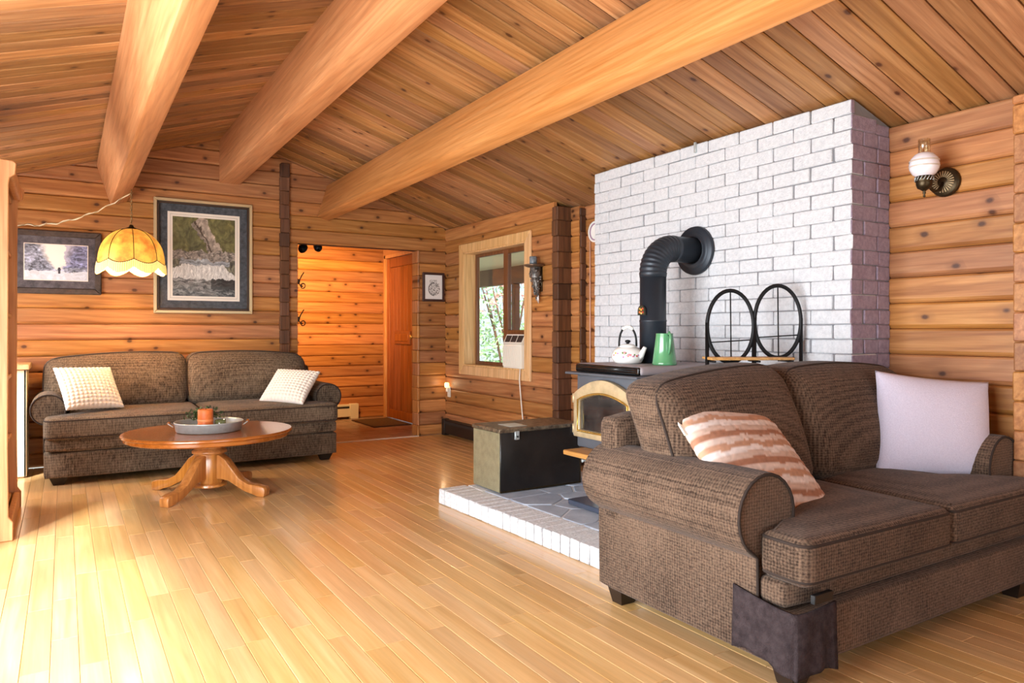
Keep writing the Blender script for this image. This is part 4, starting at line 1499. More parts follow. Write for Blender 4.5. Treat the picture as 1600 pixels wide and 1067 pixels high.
def waterfall(u, v):
    u, v = u + 0.05 * nz(u, v, 5, 11.0) + 0.012 * nz(u, v, 30, 1.0), v + 0.045 * nz(u, v, 6, 21.0) + 0.012 * nz(u, v, 30, 6.0)
    a = nz(u, v, 6, 3.1); b = nz(u, v, 22, 7.7)
    base = [74 + 30 * a + 22 * b, 70 + 30 * a + 20 * b, 52 + 22 * a + 16 * b]
    if v > 0.5:
        g = 0.5 + 0.5 * nz(u, v, 5, 9.0)
        base = [70 + 46 * g + 26 * b, 72 + 40 * g + 26 * b, 44 + 18 * g + 20 * b]
    # leaning pale rock slab
    d = (u - 0.36) * 0.82 + (v - 1.0) * 0.62
    s = (u - 0.36) * 0.6 - (v - 1.0) * 0.75
    if abs(d) < 0.10 + 0.03 * a and 0.02 < s < 0.72 and v > 0.46:
        k = 150 + 55 * b + 200 * d
        base = [k, k * 0.92, k * 0.84]
        if abs(d + 0.045) < 0.014: base = [70, 56, 44]
    if 0.44 < v < 0.58:
        k = 128 + 80 * nz(u * 2, v * 5, 9, 2.0)
        base = [k, k * 0.94, k * 0.88]
    if v <= 0.46:
        w = 0.20 + 0.42 * (0.46 - v) / 0.2
        c = 0.46 + 0.10 * (v - 0.3)
        k = 1 - abs(u - c) / max(0.1, w)
        if v > 0.22 and k > 0:
            q = 205 + 50 * nz(u * 4, v, 14, 1.0)
            base = [q, q * 0.99, q * 0.97]
        elif v > 0.22:
            q = 96 + 60 * b
            base = [q, q * 0.98, q * 0.82]
        else:
            q = 120 + 90 * nz(u, v * 6, 7, 5.0) - 60 * max(0, u - 0.5) - 110 * max(0, 0.1 - v) * 4
            if u > 0.62 and v > 0.08: q *= 0.45
            base = [q, q * 0.99, q * 0.97]
        if 0.40 < v and abs(u - 0.5) < 0.4:
            q = 90 + 120 * (0.5 + 0.5 * nz(u, v * 8, 8, 4.0))
            base = [q * 0.94, q * 0.97, q]
    return [max(8, min(250, x)) for x in base]

def snowpath(u, v):
    u0, v0 = u, v
    if v > 0.4 or abs(u - 0.545) > 0.06:
        u, v = u + 0.10 * nz(u, v, 4, 11.0), v + 0.07 * nz(u, v, 5, 21.0)
    c = 0.52
    b = nz(u, v, 16, 2.2); a = nz(u, v, 7, 5.5); d = nz(u, v, 38, 1.1)
    open_ = max(0.0, 1 - abs(u - c) / (0.10 + 0.42 * max(0, v - 0.35)))
    t = 150 + 80 * b + 60 * a + 46 * d
    base = [t * 0.90, t * 0.94, t * 1.06]
    if open_ > 0 and v > 0.3:
        k = min(1, open_ * 1.6)
        base = [x * (1 - k) + y * k for x, y in zip(base, (250, 246, 238))]
    if v < 0.24 + 0.04 * a:
        k = 0.8
        base = [x * (1 - k) + y * k for x, y in zip(base, (238, 242, 252))]
    if u > 0.6 and v > 0.35:
        base = [x * 0.80 for x in base[:2]] + [base[2] * 0.9]
    if abs(u - 0.545) < 0.018 + 0.008 * (0.28 < v < 0.33) and 0.18 < v < 0.36:
        base = [58, 58, 72]
    return [max(20, min(254, x)) for x in base]

pic2 = thing('framed_painting', 'tall gold edged frame with a woodland waterfall painting', 'picture', (1.10, YB, 1.812))
PW2, PH2 = 0.845, 1.035
add('back_board', MB().box(-PW2 / 2 + .01, PW2 / 2 - .01, -0.008, 0, -PH2 / 2 + .01, PH2 / 2 - .01).done(), dark_frame, pic2)
frame_bars(pic2, PW2, PH2, 0.028, 0.034, champagne)
frame_bars(pic2, PW2 - 0.052, PH2 - 0.052, 0.022, 0.026, dark_frame, 'inner_frame')
add('mat_board', MB().box(-PW2 / 2 + .04, PW2 / 2 - .04, -0.014, -0.009, -PH2 / 2 + .04, PH2 / 2 - .04).done(), blue_mat, pic2)
frame_bars(pic2, 0.618, 0.802, 0.022, 0.017, cream_mat, 'mat_border', bev=0.001)
frame_bars(pic2, 0.57, 0.754, 0.018, 0.016, cream_mat, 'mat_border', bev=0.001)
add('painting', picture_mesh(0.535, 0.72, 150, 200, waterfall), print_mat, pic2, (0, -0.0155, 0))

pic1 = thing('framed_photograph', 'wide weathered frame with a snowy path photograph', 'picture', (-0.065, YB, 1.708))
P1W, P1H = 0.68, 0.53
add('back_board', MB().box(-P1W / 2 + .01, P1W / 2 - .01, -0.008, 0, -P1H / 2 + .01, P1H / 2 - .01).done(), dark_frame, pic1)
frame_bars(pic1, P1W, P1H, 0.05, 0.026, weather_frame, bev=0.007)
add('mat_board', MB().box(-P1W / 2 + .03, P1W / 2 - .03, -0.014, -0.009, -P1H / 2 + .03, P1H / 2 - .03).done(), slate_mat, pic1)
frame_bars(pic1, 0.458, 0.306, 0.007, 0.016, cream_mat, 'mat_border', bev=0.001)
add('photograph', picture_mesh(0.446, 0.294, 140, 96, snowpath), print_mat, pic1, (0.012, -0.0158, 0.0))
for ch in pic1.children:
    if ch.name.startswith('mat_border'): ch.location.x = 0.012

def sketch(u, v):
    k = 236
    b = nz(u, v, 26, 4.0)
    e = ((u - 0.55) / 0.32) ** 2 + ((v - 0.42) / 0.26) ** 2
    if e < 1 and b > 0.12 - 0.2 * (0.6 - v): k = 60
    if abs(math.sqrt(e) - 1) < 0.09 and u < 0.55: k = 110
    if 0.66 < v < 0.80 and 0.28 < u < 0.7 and nz(u, v, 40, 8.0) > 0.1: k = 120
    if 0.5 < v < 0.66 and 0.6 < u < 0.82 and nz(u, v, 40, 6.0) > 0.1: k = 120
    return [k, k, k * 1.0]
pic3 = thing('framed_sketch', 'small brown framed ink sketch beside the hall doorway', 'picture', (3.427, YB, 1.611))
add('back_board', MB().box(-.115, .115, -0.006, 0, -.14, .14).done(), dark_frame, pic3)
frame_bars(pic3, 0.26, 0.315, 0.026, 0.022, plain('plum_brown_frame', (64, 40, 36), rough=0.4), bev=0.003)
add('sketch', picture_mesh(0.214, 0.268, 60, 75, sketch), print_mat, pic3, (0, -0.012, 0))

# ================================================================== HALL THINGS
def scroll(z):
    pts = []
    for i in range(26):
        t = i / 25
        a = PI * 0.5 + t * 2.6 * PI
        r = 0.034 * (1 - t * 0.75)
        pts.append((0.05 + r * math.cos(a + PI * 0.5), 0, -0.02 - 0.01 + r * math.sin(a + PI * 0.5)))
    stem = [(0.062, 0, 0.10), (0.045, 0, 0.075), (0.022, 0, 0.03), (0.014, 0, -0.01)]
    return stem + pts[4:]
for zz, lb in ((1.615, 'upper curled iron wall hook at the hall doorway edge'), (1.245, 'lower curled iron wall hook at the hall doorway edge')):
    h = thing('wall_hook', lb, 'hook', (OX0 + 0.006, YB + 0.02, zz), 0, 'curled hooks at the doorway edge')
    add('scroll', MB().tube(scroll(0), 0.0055, 7).done(True), bronze, h)
    add('mount', bbox_mesh(0.0, 0.012, -0.012, 0.012, -0.02, 0.03, 0.002, 1), bronze, h)
def spot(name_lb, loc, rz, aim, power):
    s = thing('spotlight', name_lb, 'lamp', loc, rz, 'hall spotlights')
    add('canopy', MB().lathe([(0.012, 0.14), (0.012, 0.06), (0.02, 0.055), (0.02, 0.02)], 16).done(True), iron, s)
    me = MB().lathe([(0.012, -0.05), (0.03, -0.045), (0.042, -0.01), (0.046, 0.04), (0.043, 0.042), (0.036, 0.0), (0.0, -0.01)], 20, cap=False).done(True)
    add('head', me, iron, s, (0, 0, 0.01), (math.radians(-62), 0, 0))
    d = bpy.data.lights.new('spot_glow', 'SPOT')
    d.energy = power; d.color = (1.0, 0.52, 0.16); d.spot_size = math.radians(105); d.spot_blend = 0.9; d.shadow_soft_size = 0.03
    l = bpy.data.objects.new('spot_glow', d)
    COL.objects.link(l)
    l.location = Vector(loc) + (Vector(aim) - Vector(loc)).normalized() * 0.09
    l.rotation_euler = (Vector(aim) - Vector(loc)).to_track_quat('-Z', 'Y').to_euler()
    l.parent = None
    return s
struct('trim_track', bbox_mesh(2.0, 2.45, 7.40, 7.44, 2.11, 2.14, 0.003, 1), iron, 'black lighting track behind the doorway header')
add('drop_rod', MB().tube([(2.02, 7.42, 2.14), (2.02, 7.42, 2.40)], 0.006, 6).done(), iron, bpy.data.objects['trim_track'])
add('drop_rod', MB().tube([(2.43, 7.42, 2.14), (2.43, 7.42, 2.40)], 0.006, 6).done(), iron, bpy.data.objects['trim_track'])
spot('dark hall spotlight nearest the doorway edge', (2.075, 7.42, 1.965), -0.5, (2.35, 9.05, 1.75), 190)
spot('dark hall spotlight second from the doorway edge', (2.235, 7.42, 1.985), -0.2, (2.9, 9.05, 1.2), 120)

ht = thing('baseboard_heater', 'white electric baseboard heater on the back hall wall', 'heater', (2.55, 9.047, 0))
add('casing', bbox_mesh(-0.65, 0.68, -0.065, 0, 0.03, 0.19, 0.006, 1), heater_white, ht)
add('vent_slot', MB().box(-0.64, 0.56, -0.068, -0.05, 0.14, 0.165).done(), dark_grille, ht)
add('end_cap', bbox_mesh(0.57, 0.685, -0.072, 0, 0.0, 0.196, 0.006, 1), heater_white, ht)
mt = thing('doormat', 'brown coir doormat in front of the plank door', 'mat', (3.32, 8.43, 0.001))
add('pile', bbox_mesh(-0.22, 0.22, -0.37, 0.37, 0, 0.012, 0.004, 1), mat_brown, mt)
for (a, b, c, d) in ((-0.24, -0.22, -0.39, 0.39), (0.22, 0.24, -0.39, 0.39), (-0.22, 0.22, -0.39, -0.37), (-0.22, 0.22, 0.37, 0.39)):
    add('binding', bbox_mesh(a, b, c, d, 0, 0.010, 0.003, 1), mat_edge, mt)
hb = thing('baseboard_heater', 'dark brown baseboard heater below the window wall corner', 'heater', (XW, 6.25, 0))
add('casing', bbox_mesh(-0.06, -0.001, -0.80, 0.88, 0.02, 0.17, 0.006, 1), plain('brown_heater', (34, 26, 22), rough=0.5), hb)
add('vent_slot', MB().box(-0.064, -0.05, -0.78, 0.86, 0.125, 0.15).done(), dark_grille, hb)
add('end_cap', bbox_mesh(-0.066, -0.001, 0.82, 0.885, 0.0, 0.176, 0.005, 1), MATS['brown_heater'], hb)

nl = thing('night_light', 'white night light in an outlet in the room corner', 'night light', (XW, 7.075, 0.47))
add('outlet_plate', bbox_mesh(-0.007, 0, -0.035, 0.035, -0.058, 0.058, 0.002, 1), white_plastic, nl)
add('plug', bbox_mesh(-0.035, -0.006, -0.02, 0.02, 0.0, 0.05, 0.006, 2), white_plastic, nl)
add('glow_shade', rounded(0.022, 0.024, 0.03, 0.015, 4), plain('night_glow', (255, 222, 170), emit=(255, 196, 120), estr=2.5), nl, (-0.03, 0, 0.072))
nd = bpy.data.lights.new('night_glow', 'POINT'); nd.energy = 0.4; nd.color = (1, 0.7, 0.4); nd.shadow_soft_size = 0.02
no = bpy.data.objects.new('night_glow', nd); no.location = (-0.075, 0, 0.09); no.parent = nl; COL.objects.link(no)

# ================================================================== WINDOW AIR CONDITIONER
ac = thing('air_conditioner', 'white window air conditioner below the casement sash', 'air conditioner', (XW, 5.70, 0.787))
add('body', bbox_mesh(-0.045, 0.11, -0.155, 0.165, 0.0, 0.225, 0.008, 2), white_plastic, ac)
g = add('grille', MB().prism([(-0.045, 0.226), (0.11, 0.226), (0.11, 0.315), (0.0, 0.315)], -0.155, 0.165, 'xz').done(), white_plastic, ac)
for i in range(3):
    a = -0.145 + i * 0.103
    add('vent', MB().put([(-0.0405, a, 0.234), (-0.0405, a + 0.092, 0.234), (-0.0085, a + 0.092, 0.304), (-0.0085, a, 0.304), (-0.034, a, 0.232), (-0.034, a + 0.092, 0.232), (-0.001, a + 0.092, 0.302), (-0.001, a, 0.302)],
        [(0, 1, 2, 3), (7, 6, 5, 4), (0, 4, 5, 1), (1, 5, 6, 2), (2, 6, 7, 3), (3, 7, 4, 0)]).done(), dark_grille, g)
for i in range(14):
    a = -0.145 + i * 0.0228
    add('front_slat', MB().box(-0.049, -0.044, a, a + 0.014, 0.02, 0.205).done(), white_plastic, ac)
add('power_cord', MB().tube([(-0.03, -0.115, 0.006), (-0.04, -0.118, -0.1), (-0.032, -0.135, -0.3), (-0.02, -0.15, -0.5), (-0.015, -0.15, -0.68)], 0.006, 8).done(True), white_cord, ac)

# ================================================================== CANDLE SCONCE ON THE WINDOW WALL
sc = thing('candle_sconce', 'ornate silver and black grape candle sconce beside the window', 'sconce', (XW, 5.29, 1.60))
add('bracket_dish', MB().lathe([(0.0, 0.088), (0.05, 0.09), (0.088, 0.104), (0.092, 0.112), (0.085, 0.116), (0.05, 0.106), (0.0, 0.104)], 28, (-0.075, 0, 0), cap=False).done(True), plain('pewter', (120, 104, 90), rough=0.35, metal=0.7), sc)
gr = MB()
rg = random.Random(8)
pew = plain('silvered_casting', (150, 146, 142), rough=0.4, metal=0.5, col2=(24, 22, 22), vscale=45)
for i in range(64):
    t = i / 63
    z = 0.075 - 0.27 * t
    w = 0.062 * (1 - t) ** 0.8 + 0.008
    a = rg.uniform(0, 2 * PI)
    c = (-0.06 + 0.8 * w * math.cos(a) * 0.7 + 0.02 * t, w * math.sin(a), z)
    rr = rg.uniform(0.010, 0.018) * (1 - 0.4 * t)
    gr.lathe([(0.0, -rr), (rr * 0.7, -rr * 0.7), (rr, 0), (rr * 0.7, rr * 0.7), (0.0, rr)], 7, c, cap=False)
add('grape_cluster', gr.done(True), pew, sc)
add('bracket_stem', MB().tube([(-0.06, 0, 0.10), (-0.055, 0.004, 0.0), (-0.045, -0.004, -0.1), (-0.03, -0.006, -0.19)], [0.05, 0.042, 0.022, 0.008], 10).done(True), pew, sc)
add('leaf_tip', MB().put([(-0.045, -0.03, -0.155), (-0.035, 0.018, -0.16), (-0.03, 0.012, -0.20), (-0.03, -0.006, -0.228), (-0.04, -0.026, -0.20), (-0.055, -0.006, -0.185)], [(0, 1, 5), (1, 2, 5), (2, 3, 5), (3, 4, 5), (4, 0, 5), (0, 4, 3, 2, 1)]).done(), plain('leaf_silver', (206, 202, 200), rough=0.4, metal=0.3), sc)
add('wall_plate', bbox_mesh(-0.014, -0.001, -0.03, 0.03, -0.12, 0.10, 0.005, 1), bronze, sc)
add('candle_cup', MB().lathe([(0.0, 0.104), (0.026, 0.106), (0.034, 0.125), (0.034, 0.185), (0.031, 0.188), (0.029, 0.13), (0.0, 0.13)], 20, (-0.075, 0.01, 0), cap=False).done(True), plain('blue_grey_glass', (130, 142, 152), rough=0.2, col2=(70, 78, 84), vscale=20), sc)

# conduit and round plaque in the alcove
tag(add('wall_conduit', MB().tube([(XA - 0.007, 4.80, 0.55), (XA - 0.007, 4.80, 2.03)], 0.007, 8).done(True), plain('copper_pink', (206, 160, 136), rough=0.5)), 'thin pinkish conduit running down the alcove wall beside the chimney', 'conduit')
pq = thing('wall_plate', 'round white decorative plate half hidden by the chimney edge', 'plate', (XA - 0.004, 4.72, 1.955))
add('dish', MB().lathe([(0.0, -0.006), (0.05, -0.006), (0.085, -0.022), (0.088, -0.020), (0.055, 0.0), (0.0, 0.002)], 32, axis='x', cap=False).done(True), white_enamel, pq)
add('rim_pattern', MB().lathe([(0.062, -0.0125), (0.072, -0.0172), (0.072, -0.0162), (0.062, -0.0115)], 32, axis='x', cap=False).done(True), plain('mauve_glaze', (170, 140, 168), rough=0.2), pq)

# ================================================================== WOOD STOVE
st_ = thing('wood_stove', 'grey cast wood stove with an arched gold door frame', 'stove', (0, 0, 0))
SX0, SX1, SY0, SY1 = 2.62, 3.22, 2.93, 3.49
ZB, ZT = 0.445, 0.945
add('body', bbox_mesh(SX0, SX1, SY0, SY1, ZB, 0.885, 0.012, 2), stove_grey, st_)
add('top_flange', bbox_mesh(SX0 - 0.05, SX1 + 0.02, SY0 - 0.03, SY1 + 0.055, 0.878, 0.893, 0.004, 1), stove_grey, st_)
tp = add('top_plate', bevel_mesh(MB().box(SX0 + 0.0, SX1, SY0 - 0.01, SY1 + 0.01, 0.893, ZT).done(), 0.02, 3), stove_top_m, st_)
add('top_grille', bevel_mesh(MB().box(SX0 - 0.012, SX0 + 0.012, SY0 + 0.0, SY1 + 0.0, 0.895, ZT - 0.004).done(), 0.01, 2), gloss_black, tp)
for i in range(3):
    add('grille_bar', MB().tube([(SX0 - 0.014, SY0 + 0.02, 0.905 + i * 0.012), (SX0 - 0.014, SY1 - 0.02, 0.905 + i * 0.012)], 0.003, 6).done(True), iron, tp)
# door on the face x = SX0
yc = (SY0 + SY1) / 2
def arched(hw, z0, zs, rise, n=14):
    pts = [(yc + hw, z0), (yc + hw, zs)]
    for i in range(1, n):
        t = i / n
        pts.append((yc + hw - 2 * hw * t, zs + rise * math.sin(t * PI) ** 0.9))
    pts += [(yc - hw, zs), (yc - hw, z0)]
    return pts
def arched_ring(o, i, xa, xb):
    n = len(o)
    v = [(xa, p[0], p[1]) for p in o] + [(xa, p[0], p[1]) for p in i] + [(xb, p[0], p[1]) for p in o] + [(xb, p[0], p[1]) for p in i]
    f = []
    for k in range(n):
        k2 = (k + 1) % n
        f += [(k, k2, n + k2, n + k), (2 * n + k, 3 * n + k, 3 * n + k2, 2 * n + k2), (k, 2 * n + k, 2 * n + k2, k2), (n + k, n + k2, 3 * n + k2, 3 * n + k)]
    return mesh(v, f)
dr = add('door', arched_ring(arched(0.268, 0.51, 0.765, 0.092), arched(0.215, 0.555, 0.725, 0.045), SX0 - 0.035, SX0 - 0.001), brass_soft, st_)
bevel_mesh(dr.data, 0.006, 2)
add('gold_bead', MB().tube([(SX0 - 0.037, a, b) for (a, b) in arched(0.222, 0.548, 0.73, 0.048)], 0.007, 8, closed=True).done(True), brass_bright, dr)
add('door_glass', MB().prism(arched(0.215, 0.555, 0.725, 0.045), SX0 - 0.018, SX0 - 0.012, 'yz').done(), stove_glass, dr)
for zz in (0.555, 0.735):
    add('hinge', MB().lathe([(0.0, -0.028), (0.011, -0.026), (0.011, 0.026), (0.0, 0.028)], 12, (SX0 - 0.02, yc + 0.28, zz), cap=False).done(True), brass_soft, dr)
add('ledge', bbox_mesh(2.47, SX0 + 0.01, SY0 + 0.02, 3.425, 0.418, 0.446, 0.005, 1), shelf_wood, st_)
add('damper_knob', MB().tube([(2.60, 3.30, 0.40), (2.53, 3.30, 0.395), (2.515, 3.30, 0.395)], [0.005, 0.006, 0.011], 10).done(True), steel, st_)
add('pedestal', bbox_mesh(2.70, 3.16, 2.98, 3.43, 0.132, ZB + 0.002, 0.008, 2), plain('white_pedestal', (226, 226, 220), rough=0.5), st_)
add('rating_plate', bbox_mesh(2.694, 2.701, 3.335, 3.375, 0.165, 0.195, 0.001, 1), dark_grille, st_)
add('pedestal_base', bbox_mesh(2.56, 3.2, 2.92, 3.50, HZ + 0.004, 0.134, 0.004, 1), plain('blue_black_slab', (58, 66, 82), rough=0.4), st_)

pp_ = thing('stove_pipe', 'black stove pipe elbowing into the brick chimney', 'pipe', (2.99, 3.228, 0))
PRd = 0.079
add('lower_pipe', MB().lathe([(PRd, ZT + 0.002), (PRd, 1.19), (PRd + 0.002, 1.192), (PRd + 0.002, 1.20), (PRd - 0.001, 1.202), (PRd - 0.001, 1.46)], 32).done(True), pipe_black, pp_)
zc_ = 1.635
eb, er = [], []
RB = 0.155
nR = 64
for i in range(nR + 1):
    a = PI / 2 * i / nR
    eb.append((RB - RB * math.cos(a), 0, zc_ - RB + RB * math.sin(a)))
    er.append(PRd + 0.0045 * (0.5 + 0.5 * math.cos(i / nR * 2 * PI * 12)) - 0.001)
add('elbow', MB().tube([(0, 0, 1.455)] + eb + [(RB + 0.01, 0, zc_)], [PRd] + er + [PRd], 28).done(True), pipe_black, pp_)
add('upper_pipe', MB().lathe([(PRd, RB), (PRd + 0.002, RB + 0.004), (PRd + 0.002, RB + 0.02), (PRd, RB + 0.022), (PRd, CX0 - 2.99 - 0.004)], 32, (0, 0, zc_), axis='x').done(True), pipe_black, pp_)
add('wall_collar', MB().lathe([(0.085, -0.035), (0.10, -0.03), (0.118, -0.034), (0.124, -0.026), (0.134, -0.03), (0.14, -0.02), (0.148, -0.022), (0.152, -0.002), (0.08, -0.002)], 48, (CX0 - 2.99 - 0.003, 0, zc_), axis='x', cap=False).done(True), pipe_black, pp_)

mg = thing('pipe_thermometer', 'small arched red and gold thermometer on the stove pipe', 'thermometer', (2.99 - 0.079, 3.228 + 0.004, 1.255), PI)
# local +x points away from the pipe
def half_disc(r, h):
    return [(-r, -h)] + [(r, -h)] + arc(0, 0, r, 0, PI, 14)
add('backing', MB().prism(half_disc(0.034, 0.026), 0.0, 0.008, 'yz').done(), tag_black, mg)
def thermo(u, v):
    b = nz(u, v, 30, 2.0)
    d = math.hypot((u - 0.5) * 2, (v - 0.35) * 1.4)
    if d < 0.35: return [226, 150 + 60 * b, 60]
    if d < 0.7: return [150 + 90 * b, 40 + 40 * b, 24]
    return [40 + 60 * max(0, b), 44 + 60 * max(0, b), 24]
v = []
face = MB().prism([(a * 0.82, b * 0.82) for a, b in half_disc(0.034, 0.026)], 0.008, 0.0095, 'yz').done()
at = face.color_attributes.new('print', 'FLOAT_COLOR', 'POINT')
at.data.foreach_set('color', [x for vv in face.vertices for x in lin(thermo(vv.co.y / 0.06 + 0.5, vv.co.z / 0.06 + 0.5))])
add('dial', face, print_mat, mg)
for (yy, zz, c) in ((0, 0.006, (236, 170, 70)), (0.014, -0.008, (190, 50, 36)), (-0.014, -0.008, (220, 120, 50)), (0.0, -0.014, (240, 200, 120)), (0.012, 0.012, (200, 70, 40)), (-0.012, 0.012, (180, 150, 60))):
    nm = 'enamel_%d_%d_%d' % c
    add('enamel_dot', MB().lathe([(0.0, 0.0), (0.007, 0.0), (0.006, 0.003), (0.0, 0.004)], 10, (0.0095, yy, zz), axis='x', cap=False).done(True), MATS.get(nm) or plain(nm, c, rough=0.3), mg)

# kettle
kt = thing('enamel_kettle', 'white enamel kettle with painted flowers on the stove', 'kettle', (2.808, 3.245, ZT))
add('body', MB().lathe([(0.0, 0.0), (0.066, 0.0), (0.082, 0.010), (0.094, 0.034), (0.093, 0.056), (0.08, 0.080), (0.058, 0.094), (0.05, 0.098), (0.0, 0.098)], 36, cap=False).done(True), white_enamel, kt)
lid = add('lid', MB().lathe([(0.05, 0.098), (0.051, 0.102), (0.036, 0.112), (0.012, 0.117), (0.0, 0.117)], 28, cap=False).done(True), white_enamel, kt)
add('lid_knob', MB().lathe([(0.008, 0.116), (0.01, 0.122), (0.017, 0.128), (0.014, 0.137), (0.0, 0.14)], 14, cap=False).done(True), iron, lid)
KD = Vector((C_, -S_, 0))                       # handle plane across the view of the room
hp = [KD * (0.062 * math.cos(t)) + Vector((0, 0, 0.10 + 0.115 * math.sin(t) ** 0.75)) for t in [PI * i / 20 for i in range(21)]]
hp = [Vector((p.x * 0.82, p.y * 0.82, p.z)) for p in hp]
add('bail', MB().tube(hp, 0.006, 8).done(True), iron, kt)
add('grip', MB().tube(hp[6:15], [0.008, 0.012, 0.010, 0.012, 0.010, 0.012, 0.010, 0.012, 0.008], 10).done(True), white_enamel, kt)
SD = Vector((0.25, -0.97, 0))
add('spout', MB().tube([SD * 0.07 + Vector((0, 0, 0.035)), SD * 0.095 + Vector((0, 0, 0.055)), SD * 0.112 + Vector((0, 0, 0.085)), SD * 0.12 + Vector((0, 0, 0.098))], [0.024, 0.018, 0.013, 0.011], 12).done(True), white_enamel, kt)
rk = random.Random(2)
fl_cols = [('petal_mauve', (176, 112, 172)), ('petal_yellow', (226, 184, 70)), ('petal_red', (196, 66, 54)), ('leaf_olive', (96, 128, 70)), ('petal_pink', (226, 140, 150))]
fm = [plain(n_, c_, rough=0.3) for n_, c_ in fl_cols]
for i in range(26):
    ang = -YAW - PI / 2 + rk.uniform(-1.25, 1.25)
    zz = 0.052 + rk.uniform(-0.014, 0.014)
    rr = 0.0935 if abs(zz - 0.045) < 0.012 else 0.0905
    c = Vector((math.cos(ang) * rr, math.sin(ang) * rr, zz))
    nrm = Vector((math.cos(ang), math.sin(ang), 0.2)).normalized()
    t1 = nrm.orthogonal().normalized(); t2 = nrm.cross(t1)
    s = rk.uniform(0.006, 0.010)
    vs = [c + nrm * 0.0022] + [c + nrm * 0.0004 + (t1 * math.cos(q * PI / 3) + t2 * math.sin(q * PI / 3)) * s * (1 if q % 2 else 0.7) for q in range(6)]
    add('painted_petal', mesh(vs, [(0, 1 + q, 1 + (q + 1) % 6) for q in range(6)]), fm[i % 5], kt)

pt = thing('enamel_pitcher', 'green enamel pitcher on the stove next to the kettle', 'pitcher', (2.87, 3.005, ZT))
add('body', MB().lathe([(0.0, 0.001), (0.068, 0.001), (0.069, 0.008), (0.0675, 0.018), (0.0665, 0.020), (0.047, 0.172), (0.049, 0.176), (0.047, 0.178), (0.044, 0.172), (0.060, 0.02), (0.0, 0.012)], 36, cap=False).done(True), green_enamel, pt)
PD = Vector((-0.35, -0.94, 0)).normalized()
add('handle', MB().tube([PD * 0.047 + Vector((0, 0, 0.168)), PD * 0.066 + Vector((0, 0, 0.184)), PD * 0.082 + Vector((0, 0, 0.165)), PD * 0.080 + Vector((0, 0, 0.12)), PD * 0.066 + Vector((0, 0, 0.075)), PD * 0.058 + Vector((0, 0, 0.062))], [0.006, 0.007, 0.007, 0.007, 0.006, 0.005], 8).done(True), green_enamel, pt)

# ================================================================== WOOD TRUNK
tr = thing('firewood_chest', 'black tin firewood chest with a hammered brass end', 'chest', (2.352, 3.943, HZ + 0.003))
TW, TD, TH = 0.638, 0.345, 0.385
add('case', bbox_mesh(0.004, TW, 0.0, TD, 0, TH, 0.004, 1), trunk_black, tr)
add('end_panel', bbox_mesh(-0.004, 0.004, 0.002, TD - 0.002, 0.004, TH - 0.004, 0.003, 1), hammered, tr)
ldm = add('lid', bbox_mesh(-0.012, TW + 0.012, -0.014, TD + 0.006, TH - 0.002, TH + 0.024, 0.005, 1), lid_metal, tr)
add('lid_plaque', bbox_mesh(0.11, 0.24, 0.05, 0.21, TH + 0.023, TH + 0.0265, 0.001, 1), plain('pale_plaque', (188, 196, 190), rough=0.3, metal=0.4), ldm)
for xx in (0.12, TW - 0.05):
    h_ = add('hasp', bbox_mesh(xx - 0.016, xx + 0.016, -0.019, -0.006, TH - 0.05, TH + 0.004, 0.002, 1), steel, tr)
    add('hasp_pin', MB().lathe([(0.0, -0.026), (0.006, -0.024), (0.006, -0.016)], 10, (xx, 0, TH - 0.03), axis='y', cap=False).done(True), iron, h_)
add('edge_strip', bbox_mesh(TW - 0.006, TW + 0.003, -0.003, 0.006, 0, TH - 0.003, 0.001, 1), bronze, tr)
add('edge_strip', bbox_mesh(0.004, TW, -0.003, 0.003, 0.0, 0.012, 0.001, 1), bronze, tr)

# ================================================================== IRON RACK
RA, RBv = Vector((2.885, 2.705)), Vector((3.315, 2.445))
rdv = (RBv - RA)
rk_ = thing('iron_rack', 'black iron rack with two oval frames and a wooden shelf', 'rack', (RA.x, RA.y, HZ), math.atan2(rdv.y, rdv.x))
RL = rdv.length
for i, dz in ((0, 0.0), (1, 0.026)):
    c = RL * (0.25 + 0.5 * i)
    w = RL * 0.245
    zm, hh = 1.16 - HZ + dz, 0.19
    fr_ = add('oval_frame', MB().tube([(c + w * math.cos(a), 0, zm + hh * math.sin(a)) for a in [2 * PI * k / 40 for k in range(40)]], 0.0105, 8, closed=True).done(True), iron, rk_)
    add('centre_rod', MB().tube([(c, 0, zm + hh), (c + 0.004, 0, zm - hh - 0.02)], 0.0035, 6).done(True), iron, fr_)
    add('cross_rod', MB().tube([(c - w, 0, zm - 0.085), (c + w, 0, zm - 0.07)], 0.0035, 6).done(True), iron, fr_)
    for s in (-1, 1):
        add('leg', MB().tube([(c + s * w, 0, zm + 0.02), (c + s * w, 0, 0.0)], 0.0105, 8).done(True), iron, rk_)
add('shelf', bbox_mesh(0.0, RL * 0.86, -0.09, 0.09, 0.985 - HZ, 1.0 - HZ, 0.003, 1), shelf_wood, rk_)
for xx in (0.02, RL * 0.5, RL * 0.84):
    add('shelf_rail', MB().tube([(xx, -0.085, 0.978 - HZ), (xx, 0.085, 0.978 - HZ)], 0.006, 6).done(True), iron, rk_)

